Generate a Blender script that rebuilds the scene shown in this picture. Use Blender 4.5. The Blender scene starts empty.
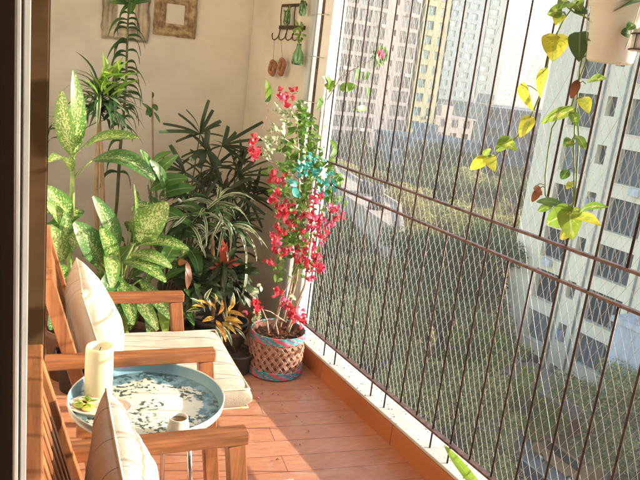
import bpy, math, random
from mathutils import Vector, Matrix, noise
R = random.Random(7)
S = bpy.context.scene
COL = S.collection
rad = math.radians
V = Vector

# ------------------------------------------------------------------ camera frame (focal, roll, pitch)
H = 1.5; FPX = 674.0
def _ray(px, py): return V((px-320., py-240., FPX)).normalized()
_d = _ray(0, 2880.)
_Y = _ray(-57., 22.); _Y = (_Y - _d*_Y.dot(_d)).normalized()
_Z = -_d; _X = _Y.cross(_Z)
MW = Matrix((_X, _Y, _Z))
def at(px, py, axis, val):
    """world point on the plane axis=val seen at a photo pixel"""
    r = MW @ _ray(px, py); o = V((0, 0, H)); i = 'xyz'.index(axis)
    return o + r*((val-o[i])/r[i])
cam = bpy.data.objects.new('camera', bpy.data.cameras.new('camera')); COL.objects.link(cam)
rt, up, bk = MW @ V((1,0,0)), MW @ V((0,-1,0)), MW @ V((0,0,-1))
m = Matrix((rt, up, bk)).transposed().to_4x4(); m.translation = V((0,0,H)); cam.matrix_world = m
cam.data.sensor_fit = 'HORIZONTAL'; cam.data.angle = 2*math.atan(320/FPX)
cam.data.clip_start = .02; cam.data.clip_end = 6000
S.camera = cam

# ------------------------------------------------------------------ materials
def nmat(name):
    m = bpy.data.materials.new(name); m.use_nodes = True
    return m, m.node_tree, m.node_tree.nodes['Principled BSDF']
def link(nt, a, b): nt.links.new(a, b)
def ramp(nt, fac, stops, interp='LINEAR'):
    r = nt.nodes.new('ShaderNodeValToRGB'); r.color_ramp.interpolation = interp
    els = r.color_ramp.elements
    while len(els) < len(stops): els.new(.5)
    for e, (p, c) in zip(els, stops): e.position = p; e.color = (*c, 1)
    link(nt, fac, r.inputs[0]); return r.outputs[0]
def mapping(nt, scale=(1,1,1), rot=(0,0,0), src='Object'):
    tc = nt.nodes.new('ShaderNodeTexCoord'); mp = nt.nodes.new('ShaderNodeMapping')
    mp.inputs['Scale'].default_value = scale; mp.inputs['Rotation'].default_value = rot
    link(nt, tc.outputs[src], mp.inputs[0]); return mp.outputs[0]
def noi(nt, vec, scale, detail=4, rough=.55, dist=0):
    n = nt.nodes.new('ShaderNodeTexNoise'); n.inputs['Scale'].default_value = scale
    n.inputs['Detail'].default_value = detail; n.inputs['Roughness'].default_value = rough
    n.inputs['Distortion'].default_value = dist; link(nt, vec, n.inputs['Vector']); return n.outputs['Fac']
def math_(nt, op, a, b=None, c=None):
    n = nt.nodes.new('ShaderNodeMath'); n.operation = op
    for i, x in enumerate((a, b, c)):
        if x is None: continue
        if isinstance(x, (int, float)): n.inputs[i].default_value = x
        else: link(nt, x, n.inputs[i])
    return n.outputs[0]
def mixc(nt, fac, a, b, mode='MIX'):
    n = nt.nodes.new('ShaderNodeMix'); n.data_type = 'RGBA'; n.blend_type = mode
    if isinstance(fac, (int, float)): n.inputs[0].default_value = fac
    else: link(nt, fac, n.inputs[0])
    for i, x in ((6, a), (7, b)):
        if isinstance(x, tuple): n.inputs[i].default_value = (*x, 1)
        else: link(nt, x, n.inputs[i])
    return n.outputs[2]
def bump(nt, bs, h, strength=.3, dist=.01):
    b = nt.nodes.new('ShaderNodeBump'); b.inputs['Strength'].default_value = strength
    b.inputs['Distance'].default_value = dist; link(nt, h, b.inputs['Height']); link(nt, b.outputs[0], bs.inputs['Normal'])
def noisy(name, c1, c2, scale=5, rough=.6, metal=0, bs_=.2, bd=.004, stretch=(1,1,1), detail=5, lo=.35, hi=.65, spec=None):
    m, nt, b = nmat(name); v = mapping(nt, stretch); n = noi(nt, v, scale, detail)
    link(nt, ramp(nt, n, [(lo, c1), (hi, c2)]), b.inputs['Base Color'])
    b.inputs['Roughness'].default_value = rough; b.inputs['Metallic'].default_value = metal
    if spec is not None: b.inputs['Specular IOR Level'].default_value = spec
    if bs_: bump(nt, b, noi(nt, v, scale*4, 4), bs_, bd)
    return m
def wood(name, axis, c1=(.16,.05,.018), c2=(.42,.165,.058)):
    st = {'x': (1.2,16,16), 'y': (16,1.2,16), 'z': (16,16,1.2)}[axis]
    m, nt, b = nmat(name); v = mapping(nt, st)
    n = noi(nt, v, 1.6, 6, .6, .6); n2 = noi(nt, v, 9, 3)
    c = ramp(nt, n, [(.3, c1), (.5, tuple((a+d)/2 for a, d in zip(c1, c2))), (.7, c2)])
    c = mixc(nt, .35, c, ramp(nt, n2, [(.35, (.4,.4,.4)), (.6, (1,1,1))]), 'MULTIPLY')
    link(nt, c, b.inputs['Base Color']); b.inputs['Roughness'].default_value = .42
    bump(nt, b, n2, .15, .002); return m
def leafmat(name, c1, c2, pale=None, pale_amt=.5, vein=0., trans=.35, rough=.4, stripe=False, pscale=9):
    """leaf: uv.x across (0..1), uv.y along"""
    m, nt, b = nmat(name)
    g = nt.nodes.new('ShaderNodeNewGeometry'); uvn = nt.nodes.new('ShaderNodeUVMap')
    sep = nt.nodes.new('ShaderNodeSeparateXYZ'); link(nt, uvn.outputs[0], sep.inputs[0])
    rnd = g.outputs['Random Per Island']
    c = ramp(nt, rnd, [(0, c1), (1, c2)])
    dx = math_(nt, 'ABSOLUTE', math_(nt, 'SUBTRACT', sep.outputs[0], .5))
    if pale:
        if stripe:
            k = math_(nt, 'GREATER_THAN', dx, .27)
            c = mixc(nt, k, c, pale)
        else:
            ob = mapping(nt, (1,1,1)); n = noi(nt, ob, pscale*8, 3, .65)
            v1 = math_(nt, 'SUBTRACT', n, math_(nt, 'MULTIPLY', dx, .30))
            w = math_(nt, 'SINE', math_(nt, 'MULTIPLY', math_(nt, 'ADD', math_(nt,'MULTIPLY',sep.outputs[1], 9.), math_(nt, 'MULTIPLY', dx, -7.)), 6.28))
            v1 = math_(nt, 'ADD', v1, math_(nt, 'MULTIPLY', w, .035))
            k = ramp(nt, v1, [(.56-pale_amt*.2, (0,0,0)), (.62-pale_amt*.2, (1,1,1))])
            c = mixc(nt, k, c, pale)
    if vein:
        k = math_(nt, 'LESS_THAN', dx, .035); c = mixc(nt, math_(nt, 'MULTIPLY', k, vein), c, (.45,.5,.25))
    link(nt, c, b.inputs['Base Color']); b.inputs['Roughness'].default_value = rough
    out = nt.nodes['Material Output']; tr = nt.nodes.new('ShaderNodeBsdfTranslucent'); mx = nt.nodes.new('ShaderNodeMixShader')
    mx.inputs[0].default_value = trans; link(nt, c, tr.inputs[0]); link(nt, b.outputs[0], mx.inputs[1]); link(nt, tr.outputs[0], mx.inputs[2])
    link(nt, mx.outputs[0], out.inputs[0]); return m

def floor_mat():
    m, nt, b = nmat('terracotta_plank'); v = mapping(nt, (1,1,1), (0,0,rad(11)))
    br = nt.nodes.new('ShaderNodeTexBrick'); link(nt, v, br.inputs['Vector'])
    for k, x in (('Scale', 1), ('Mortar Size', .0022), ('Brick Width', 1.45), ('Row Height', .108), ('Bias', 0.), ('Mortar Smooth', .2)): br.inputs[k].default_value = x
    br.inputs['Color1'].default_value = (.60,.26,.135,1); br.inputs['Color2'].default_value = (.66,.30,.165,1); br.inputs['Mortar'].default_value = (.34,.13,.075,1)
    n = noi(nt, mapping(nt, (3,14,1), (0,0,rad(11))), 3, 6, .7); n2 = noi(nt, mapping(nt), 2.2, 5)
    c = mixc(nt, .55, br.outputs[0], ramp(nt, n, [(.3, (.55,.5,.48)), (.7, (1,1,1))]), 'MULTIPLY')
    c = mixc(nt, .5, c, ramp(nt, n2, [(.3, (.7,.7,.72)), (.7, (1.,1.,1.))]), 'MULTIPLY')
    n5 = noi(nt, mapping(nt), 130, 3, .7); n6 = noi(nt, mapping(nt), 5, 5, .7, 1.)
    c = mixc(nt, ramp(nt, n5, [(.70, (0,0,0)), (.76, (.35,.35,.35))]), c, (.10,.06,.04))
    c = mixc(nt, ramp(nt, n6, [(.52, (0,0,0)), (.72, (.30,.30,.30))]), c, (.62,.50,.40))
    link(nt, c, b.inputs['Base Color'])
    link(nt, ramp(nt, n2, [(.3, (.36,)*3), (.7, (.55,)*3)]), b.inputs['Roughness'])
    h = math_(nt, 'SUBTRACT', math_(nt, 'MULTIPLY', n, .35), br.outputs[1]); bump(nt, b, h, .5, .003); return m
def fabric(name, base, line, axis, period, width=.06, uv=False, blotch=(.86,.82,.77)):
    m, nt, b = nmat(name)
    v = mapping(nt, (1,1,1), src='UV' if uv else 'Object'); sep = nt.nodes.new('ShaderNodeSeparateXYZ'); link(nt, v, sep.inputs[0])
    wob = math_(nt, 'MULTIPLY', math_(nt, 'SUBTRACT', noi(nt, mapping(nt), 7, 2), .5), .012)
    f = math_(nt, 'FRACT', math_(nt, 'DIVIDE', math_(nt, 'ADD', sep.outputs['xyz'.index(axis)], math_(nt, 'ADD', wob, 10.)), period))
    k = math_(nt, 'LESS_THAN', f, width)
    k2 = math_(nt, 'MULTIPLY', math_(nt, 'LESS_THAN', math_(nt, 'ABSOLUTE', math_(nt, 'SUBTRACT', f, .5)), .13), .25)
    c = mixc(nt, math_(nt, 'MULTIPLY', k, .75), base, line); c = mixc(nt, k2, c, tuple(x*.8 for x in base))
    c = mixc(nt, .6, c, ramp(nt, noi(nt, mapping(nt), 9, 4), [(.35, blotch), (.65, (1,1,1))]), 'MULTIPLY')
    link(nt, c, b.inputs['Base Color']); b.inputs['Roughness'].default_value = .95; b.inputs['Specular IOR Level'].default_value = .15
    b.inputs['Sheen Weight'].default_value = .2
    wv = noi(nt, mapping(nt, (420,420,420)), 1, 1); h = math_(nt, 'ADD', wv, math_(nt, 'MULTIPLY', noi(nt, mapping(nt, (1,1,1)), 14, 3), 3.)); bump(nt, b, h, .35, .003)
    return m
def glass(name, col=(.8,.95,.85), rough=.02, ior=1.45):
    m, nt, b = nmat(name); b.inputs['Base Color'].default_value = (*col, 1); b.inputs['Transmission Weight'].default_value = 1
    b.inputs['Roughness'].default_value = rough; b.inputs['IOR'].default_value = ior; return m
def paint(name, col, rough=.35, metal=0., coat=0.):
    return noisy(name, tuple(c*.86 for c in col), col, 6, rough, metal, .05, .001)
M = {}
M['floor'] = floor_mat()
M['plaster'] = noisy('cream_plaster', (.56,.51,.43), (.72,.67,.585), 2.4, .85, 0, .5, .006, detail=9, lo=.28, hi=.6)
M['ceil'] = noisy('white_ceiling', (.7,.68,.64), (.78,.76,.72), 2, .9)
M['kerb'] = noisy('orange_kerb_tile', (.40,.13,.04), (.52,.19,.065), 5, .35, 0, .2, .003, (1,.3,1))
M['marble'] = noisy('cream_marble', (.50,.47,.41), (.62,.60,.54), 9, .3, 0, .1, .001, detail=8)
M['seam'] = noisy('dark_seam', (.06,.035,.02), (.16,.1,.07), 20, .9)
M['iron'] = noisy('black_iron', (.022,.014,.012), (.075,.038,.028), 60, .5, .35, .4, .0006)
M['rust'] = noisy('brown_rail_iron', (.07,.035,.026), (.18,.10,.075), 50, .5, .2, .4, .0006)
M['thread'] = noisy('white_nylon', (.46,.46,.43), (.56,.56,.53), 30, .5, 0, 0)
M['alu'] = noisy('grey_aluminium', (.18,.185,.18), (.32,.33,.32), 3, .7, 0, .1, .001, (14,14,.8))
M['palealu'] = noisy('pale_blue_grey_aluminium', (.36,.41,.45), (.66,.70,.73), 2.2, .5, .1, .2, .001, (9,9,.8))
M['brownalu'] = noisy('brown_frame', (.045,.024,.009), (.08,.044,.018), 4, .85, 0, .1, .001, spec=.1)
M['dark'] = noisy('dark_door_panel', (.008,.006,.004), (.020,.013,.008), 2, .9, 0, .1, .001, (5,5,.5), spec=.05)
M['white'] = noisy('white_paint', (.72,.72,.70), (.82,.82,.80), 5, .5, 0, .15, .002)
for a in 'xyz': M['wood'+a] = wood('teak_'+a, a)
M['cush'] = fabric('cream_striped_canvas', (.44,.39,.31), (.09,.10,.115), 'y', .118, .035)
M['pill'] = fabric('cream_striped_linen', (.56,.48,.38), (.20,.17,.15), 'y', .115, .035, uv=True)
M['chrome'] = noisy('chrome_leg', (.55,.56,.57), (.65,.66,.67), 10, .22, 1., 0)
M['soil'] = noisy('potting_soil', (.03,.018,.01), (.09,.055,.03), 60, .95, 0, .8, .01)
M['cane'] = noisy('brown_cane', (.22,.12,.06), (.42,.27,.15), 30, .75, 0, .4, .003, (1,1,.4))
M['gstem'] = noisy('green_stem', (.10,.17,.03), (.25,.32,.09), 20, .5, 0, .2, .002)
M['dstem'] = noisy('dark_stem', (.05,.05,.02), (.12,.12,.05), 30, .6)
M['pstem'] = noisy('pale_bougainvillea_cane', (.30,.20,.13), (.55,.42,.32), 25, .7, 0, .4, .003)

# ------------------------------------------------------------------ mesh builder
class MB:
    def __init__(s): s.v = []; s.f = []; s.uv = []; s.mi = []; s.sm = []
    def face(s, idx, uv=None, mi=0, sm=False):
        s.f.append(tuple(idx)); s.uv.append(uv or [(0,0)]*len(idx)); s.mi.append(mi); s.sm.append(sm)
    def box(s, lo, hi, mi=0, rot=None, piv=None):
        n = len(s.v); P = [V((x,y,z)) for x in (lo[0],hi[0]) for y in (lo[1],hi[1]) for z in (lo[2],hi[2])]
        if rot is not None:
            c = V(piv) if piv is not None else (V(lo)+V(hi))/2
            P = [rot @ (p-c) + c for p in P]
        s.v += P
        for q in ((0,1,3,2),(4,6,7,5),(0,4,5,1),(2,3,7,6),(0,2,6,4),(1,5,7,3)): s.face([n+i for i in q], mi=mi)
        return s
    def beam(s, a, b, w, h, side=(0,1,0), mi=0):
        """rectangular bar from a to b; w along side, h across"""
        a, b = V(a), V(b); d = (b-a).normalized(); sd = V(side); sd = (sd-d*sd.dot(d)).normalized(); u = d.cross(sd)
        n = len(s.v)
        for p in (a, b):
            for i, j in ((-1,-1),(1,-1),(1,1),(-1,1)): s.v.append(p+sd*(w/2*i)+u*(h/2*j))
        s.face([n,n+1,n+2,n+3], mi=mi); s.face([n+7,n+6,n+5,n+4], mi=mi)
        for i in range(4): j = (i+1) % 4; s.face([n+i, n+4+i, n+4+j, n+j], mi=mi)
        return s
    def tube(s, pts, rads, n=8, mi=0, cap=True, sm=True):
        pts = [V(p) for p in pts]
        if isinstance(rads, (int, float)): rads = [rads]*len(pts)
        prev = None; rings = []
        for i, p in enumerate(pts):
            d = (pts[min(i+1, len(pts)-1)]-pts[max(i-1, 0)]).normalized()
            if prev is None:
                a = V((0,0,1)) if abs(d.z) < .9 else V((1,0,0)); u = d.cross(a).normalized()
            else:
                u = (prev - d*prev.dot(d)).normalized()
            prev = u; w = d.cross(u); st = len(s.v); rings.append(st)
            for k in range(n):
                t = 2*math.pi*k/n; s.v.append(p + (u*math.cos(t)+w*math.sin(t))*rads[i])
        for i in range(len(pts)-1):
            for k in range(n):
                a, b = rings[i]+k, rings[i]+(k+1) % n; c, d_ = rings[i+1]+(k+1) % n, rings[i+1]+k
                s.face([a,b,c,d_], [(k/n,i),((k+1)/n,i),((k+1)/n,i+1),(k/n,i+1)], mi, sm)
        if cap:
            s.face([rings[0]+k for k in range(n)][::-1], mi=mi); s.face([rings[-1]+k for k in range(n)], mi=mi)
        return s
    def lathe(s, prof, n=32, c=(0,0,0), mi=0, sm=True, wob=None, cap0=True, cap1=False, ell=(1,1)):
        st = len(s.v); c = V(c)
        for i, (r, z) in enumerate(prof):
            for k in range(n):
                t = 2*math.pi*k/n; rr = r*(1+(wob(t, i) if wob else 0)); s.v.append(c+V((rr*math.cos(t)*ell[0], rr*math.sin(t)*ell[1], z)))
        for i in range(len(prof)-1):
            for k in range(n):
                a, b = st+i*n+k, st+i*n+(k+1) % n
                s.face([a, b, b+n, a+n], [(k/n, i/(len(prof)-1)), ((k+1)/n, i/(len(prof)-1)), ((k+1)/n, (i+1)/(len(prof)-1)), (k/n, (i+1)/(len(prof)-1))], mi, sm)
        if cap0: s.face([st+k for k in range(n)][::-1], mi=mi)
        if cap1: s.face([st+(len(prof)-1)*n+k for k in range(n)], mi=mi)
        return s
    def leaf(s, base, tip, width, up=(0,-1,.5), sag=.0, fold=.15, n=7, shape='lance', mi=0, twist=0., wave=0.):
        base, tip = V(base), V(tip); d = tip-base; L = d.length; dn = d.normalized()
        up = V(up); side = dn.cross(up)
        if side.length < 1e-4: side = dn.cross(V((1,.3,.2)))
        side.normalize(); nor = side.cross(dn).normalized()
        if twist:
            q = Matrix.Rotation(twist, 3, dn); side = q @ side; nor = q @ nor
        st = len(s.v)
        for i in range(n+1):
            t = i/n
            if shape == 'lance': w = (math.sin(math.pi*min(1, t**.8*.97+.02)))**.75
            elif shape == 'oval': w = (math.sin(math.pi*(t*.96+.02)))**.6*(1-.15*t)
            elif shape == 'heart': w = (max(.12, 1-(1-min(1, (t+.04)*3.2))**2)**.5 if t < .29 else (1-((t-.29)/.71)**1.9)**.85)
            elif shape == 'strap': w = min(1, .45+t*3)*(1-t**4*.96)
            elif shape == 'blunt': w = min(1, .25+t*2.5)*(1 if t < .85 else .8)
            w = max(w, .03)*width/2
            c = base + d*t + nor*(math.sin(math.pi*t)*abs(sag)*L*(1 if sag > 0 else -1))
            wz = math.sin(t*9+width*50)*wave*width
            s.v += [c - side*w + nor*(fold*w+wz), c, c + side*w + nor*(fold*w-wz)]
        for i in range(n):
            a = st+i*3; t0, t1 = i/n, (i+1)/n
            s.face([a, a+1, a+4, a+3], [(0,t0),(.5,t0),(.5,t1),(0,t1)], mi, True)
            s.face([a+1, a+2, a+5, a+4], [(.5,t0),(1,t0),(1,t1),(.5,t1)], mi, True)
        return s
    def build(s, name, mats, parent=None, world=True, bevel=0, seg=2):
        me = bpy.data.meshes.new(name); vs = s.v
        if parent is not None and world:
            inv = (Matrix.Translation(parent.location) @ Matrix.Rotation(parent.rotation_euler.z, 4, 'Z')).inverted()
            vs = [inv @ p for p in vs]
        me.from_pydata([tuple(p) for p in vs], [], s.f)
        ul = me.uv_layers.new(name='UVMap')
        ul.data.foreach_set('uv', [c for f in s.uv for q in f for c in q])
        if not isinstance(mats, (list, tuple)): mats = [mats]
        for m in mats: me.materials.append(m)
        me.polygons.foreach_set('material_index', s.mi); me.polygons.foreach_set('use_smooth', s.sm)
        me.update(); o = bpy.data.objects.new(name, me); COL.objects.link(o)
        if parent is not None: o.parent = parent
        if bevel:
            b = o.modifiers.new('bevel', 'BEVEL'); b.width = bevel; b.segments = seg; b.limit_method = 'ANGLE'; b.harden_normals = False
        return o
def tag(o, label, cat, group=None, kind=None):
    if label: o['label'] = label
    if cat: o['category'] = cat
    if group: o['group'] = group
    if kind: o['kind'] = kind
    return o
def thing(name, loc, label, cat, group=None, rz=0.):
    o = bpy.data.objects.new(name, None); COL.objects.link(o); o.location = loc; o.rotation_euler = (0,0,rz)
    o.empty_display_size = .1; return tag(o, label, cat, group)
def kids(o): return [c for c in bpy.data.objects if c.parent == o]
def copy_tree(o, loc, rz, label=None):
    r = o.copy(); COL.objects.link(r); r.location = loc; r.rotation_euler = (0,0,rz)
    if label: r['label'] = label
    for c in kids(o):
        d = c.copy(); COL.objects.link(d); d.parent = r
        for g in kids(c):
            e = g.copy(); COL.objects.link(e); e.parent = d
    return r
def rv(a=1.): return V((R.uniform(-a,a), R.uniform(-a,a), R.uniform(-a,a)))

# ------------------------------------------------------------------ balcony shell
XW = 1.62           # plane of kerb face and side wall
TS = math.tan(rad(11))
fl = MB().box((-3.2,-2.2,-.25), (XW+.001, 4.6, 0)); tag(fl.build('floor', M['floor']), None, None, kind='structure')
b = MB(); n = len(b.v)
P0, P1 = V((XW+.1, 3.95-.1*TS, 0)), V((-.6, 3.95+2.22*TS, 0))
dirv = (P1-P0).normalized(); nrm = V((-dirv.y, dirv.x, 0));
if nrm.y < 0: nrm = -nrm
for z in (-.05, 2.75):
    for p in (P0, P1, P1+nrm*.15, P0+nrm*.15): b.v.append(V((p.x,p.y,z)))
for q in ((0,1,5,4),(1,2,6,5),(2,3,7,6),(3,0,4,7),(4,5,6,7),(3,2,1,0)): b.face(q)
tag(b.build('back_wall', M['plaster']), 'cream plastered end wall behind the potted plants', 'wall')
b = MB().box((XW, 3.17, -.02), (XW+.14, 3.932, 2.75))
tag(b.build('side_wall', M['plaster'], bevel=.004), 'short cream wall carrying the hook rack between the corner and the window post', 'wall')
b = MB().box((-.55, 1.72, .0), (.185, 4.5, 2.75))
tag(b.build('house_wall', M['plaster']), 'cream house wall behind the brown door frame', 'wall')
tag(MB().box((-3.2,-2.2,2.75), (XW+.16, 4.6, 2.9)).build('ceiling', M['ceil']), None, None, kind='structure')
tag(MB().box((-3.35,-2.2,0), (-3.2,4.6,2.75)).box((-3.2,-2.35,0), (.2,-2.2,2.75)).build('room_wall', M['plaster']), 'cream inner wall of the room behind the balcony', 'wall')

# parapet : kerb with tiled face, marble ledge
t = thing('parapet', (XW, .9, 0), 'low orange tiled kerb with cream marble ledge under the window grille', 'parapet')
y = -2.2; b = MB()
joints = [-2.2,-1.6,-1.0,-.4,.2,.8,1.4,2.02,2.645,3.167]
for a, c in zip(joints[:-1], joints[1:]): b.box((XW, a+.0015, -.02), (XW+.112, c-.0015, .094))
b.build('kerb', M['kerb'], t, bevel=.003)
MB().box((XW+.004,-2.2,.094), (XW+.11,3.167,.100)).build('seam', M['seam'], t)
b = MB()
for a, c in zip([-2.2,-1.0,.1,1.32,2.41], [-1.002,.098,1.318,2.408,3.167]): b.box((XW-.004, a, .100), (XW+.115, c, .113))
b.build('ledge', M['marble'], t, bevel=.003)
b = MB()
for i in range(150):
    yy = R.uniform(.9, 3.0); xx = XW + R.uniform(.0, .1); r_ = R.uniform(.001, .0035)
    b.lathe([(r_, 0), (r_*.6, r_*.7)], 5, (xx, yy, .1131), cap1=True)
tag(b.build('ledge_debris', M['seam']), 'specks of soil and dry crumbs scattered on the marble ledge', 'debris', kind='stuff')

# fallen petals and dry bits on the floor
M['petal'] = noisy('fallen_petal', (.45,.03,.08), (.60,.14,.20), 40, .7, 0, 0); M['drybit'] = noisy('dry_leaf_bit', (.16,.07,.03), (.32,.17,.07), 40, .9, 0, 0)
b = MB()
for i in range(34):
    x, y = R.gauss(1.35,.16), R.gauss(2.55,.30)
    if not (.9 < x < 1.6 and 1.7 < y < 3.1) or (x-1.437)**2+(y-2.8)**2 < .15**2: continue
    p = V((x,y,.003)); a = R.uniform(0,6.28); b.leaf(p, p+V((math.cos(a),math.sin(a),.2))*R.uniform(.008,.02), R.uniform(.006,.013), up=(0,0,1), sag=.2, n=3, shape='oval', mi=int(R.random() < .6))
tag(b.build('floor_litter', [M['petal'], M['drybit']]), 'fallen petals and dry leaf bits on the floor around the woven pot', 'litter', kind='stuff')
# window post at the end of the side wall
t = thing('window_post', (XW+.05, 3.05, 0), 'white painted post with grey aluminium channel beside the grille', 'post')
MB().box((XW-.004, 3.115, .114), (XW+.05, 3.168, 2.75)).build('channel', M['palealu'], t, bevel=.003)
b = MB().box((XW+.02, 3.04, .114), (XW+.04, 3.103, 2.75)).build('backing', M['seam'], t)
b = MB().box((XW+.0, 2.955, .114), (XW+.075, 3.038, 2.75)).build('post', M['white'], t, bevel=.004)
for z in (.4,.75,1.1,1.33,1.55,1.75,2.0): MB().tube([(XW-.013,3.17,z),(XW-.016,3.1,z+.003),(XW-.008,2.97,z-.002)], .0022, 5).build('tie_wire', M['thread'], t)

# ------------------------------------------------------------------ grille
XG = 1.645
t = thing('window_grille', (XG, 1.2, .113), 'tall black iron balcony grille of vertical bars with three cross rails', 'grille')
ZT = 2.70
def wob(): return R.uniform(-.0015,.0015)
for k in range(-14, 17):
    yb = 1.145 + .1095*k
    if k % 4 in (1, 2):
        segs = [(.113, ZT)]
    else:
        segs = [(.197, .957), (1.064, ZT)]
    for z0, z1 in segs:
        w0, w1 = wob(), wob(); zs = [z0+(z1-z0)*i/3 for i in range(4)]
        MB().tube([(XG+wob(), yb+w0*(1-i/3)+w1*i/3, z) for i, z in enumerate(zs)], .0041 if k < 3 else .0037, 8).build('bar', M['iron'], t)
for z, mm in ((.192,'rust'), (.958,'rust'), (1.062,'rust'), (2.70,'iron')):
    MB().box((XG-.0125 if z<.3 else XG-.009, -.6, z-.0045), (XG+.0125 if z<.3 else XG+.009, 2.952, z+.0045)).build('rail', M[mm], t, bevel=.0015)

# ------------------------------------------------------------------ safety net
def netpt(a, bb):
    """a,b integer diagonals -> node"""
    y = -.5 + (a+bb)*.0163; z = .118 + (a-bb)*.0318
    v = V((y*3.1, z*2.3, 1.7)); 
    return V((XG+.05 + .018*noise.noise(v*.6), y + .010*noise.noise(v) + .003*noise.noise(v*5), z + .014*noise.noise(v+V((9,3,1))) + .004*noise.noise(v*5+V((4,4,4)))))
b = MB(); ZN = 2.7; YN0, YN1 = -.45, 2.95
def inside(a, bb):
    y = -.5 + (a+bb)*.0163; z = .118 + (a-bb)*.0318
    return YN0 <= y <= YN1 and .115 <= z <= ZN
rng = range(-60, 240)
def strand(seq):
    run = []
    for a, bb in seq:
        if inside(a, bb): run.append(netpt(a, bb))
        elif run:
            if len(run) > 1: b.tube(run, .00060, 3, cap=False, sm=False)
            run = []
    if len(run) > 1: b.tube(run, .00060, 3, cap=False, sm=False)
for i in rng:
    strand([(i, j) for j in rng]); strand([(j, i) for j in rng])
for i in rng:
    for j in rng:
        if inside(i, j):
            p = netpt(i, j)
            if p.y < .85: continue
            st = len(b.v); q = .0014
            b.v += [p+V((0,q,0)), p+V((0,0,q*1.3)), p-V((0,q,0)), p-V((0,0,q*1.3)), p+V((q,0,0)), p-V((q,0,0))]
            for e in range(4): b.face([st+e, st+(e+1)%4, st+4]); b.face([st+(e+1)%4, st+e, st+5])
tag(b.build('safety_net', M['thread']), 'white diamond mesh safety net stretched outside the iron bars', 'net')

# ------------------------------------------------------------------ door leaf and door frame on the left
t = thing('sliding_door', (.07, .9, 0), 'dark sliding door leaf with a worn grey aluminium edge at the far left', 'door')
MB().box((.0515, .6035, .03), (.058, 1.60, 2.5)).build('panel', M['dark'], t)
MB().box((.0492,.590,.02), (.0528,.603,2.52)).box((.0528,.594,.02), (.0545,.603,2.52)).box((.0545,.590,.02), (.0598,.603,2.52)).build('edge_stile', M['alu'], t, bevel=.002)
t = thing('door_frame', (.1, 1.66, 0), 'brown metal door frame post against the cream wall', 'door frame')
MB().box((-.1,1.63,0), (.202,1.719,2.75)).build('jamb', M['brownalu'], t, bevel=.003)
MB().box((.2025,1.655,0), (.207,1.668,2.75)).box((.185,1.72,0), (.196,1.76,2.75)).build('stop_bead', M['dark'], t, bevel=.001)

# ------------------------------------------------------------------ chairs
def make_chair(label):
    t = thing('armchair', (0,0,0), label, 'armchair', 'slatted wooden armchairs')
    kw = dict(parent=t, world=False)
    def rec(z): return .0 + (.83-z)*.24     # x of the back plane at height z
    for s in (-1, 1):
        MB().beam((rec(0)+.035-.20*0-.06, s*.240, 0), (rec(.42)+.015, s*.240, .42), .034, .045).beam((rec(.415)+.010, s*.240, .415), (-.002, s*.240, .80), .034, .042).build('leg', M['woodz'], bevel=.003, **kw)
        MB().beam((.565, s*.281, 0), (.500, s*.281, .512), .045, .05).build('leg', M['woodz'], bevel=.004, **kw)
        b = MB(); w = .048
        b.box((-.015, s*.281-w/2, .512), (.532, s*.281+w/2, .55)); b.build('arm', M['woodx'], bevel=.005, **kw)
        MB().beam((.10, s*.262, .285), (.56, s*.262, .27), .022, .06).build('side_rail', M['woodx'], bevel=.003, **kw)
    MB().box((-.020,-.2585,.79), (.020,.2585,.83)).build('top_rail', M['woody'], bevel=.004, **kw)
    zb = .40
    MB().box((rec(zb)-.012,-.222,zb-.03), (rec(zb)+.018,.222,zb+.02)).build('lower_rail', M['woody'], bevel=.003, **kw)
    for i in range(8):
        y = -.1855+i*.053
        MB().beam((rec(zb)+.004, y, zb+.02), (.005, y, .792), .026, .012).build('slat', M['woodz'], bevel=.002, **kw)
    MB().box((.535,-.25,.235), (.557,.25,.295)).build('front_rail', M['woody'], bevel=.003, **kw)
    MB().box((.12,-.25,.235), (.142,.25,.295)).build('rear_rail', M['woody'], bevel=.003, **kw)
    b = MB()
    for i in range(5): b.box((.15+i*.08,-.25,.292), (.20+i*.08,.25,.306))
    b.build('seat_slats', M['woody'], bevel=.002, **kw)
    return t
RZ = rad(-6.5)
C1, C2 = V((.285, 2.31, 0)), V((.135, 1.25, 0))
c1 = make_chair('slatted wooden armchair farther from the camera, in front of the potted plants')
c1.location = C1; c1.rotation_euler.z = RZ
c2 = copy_tree(c1, C2, RZ, 'slatted wooden armchair nearest the camera, at the bottom left by the sliding door')
def loc2w(C, p): return Matrix.Translation(C) @ Matrix.Rotation(RZ, 4, 'Z') @ V(p)

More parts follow.
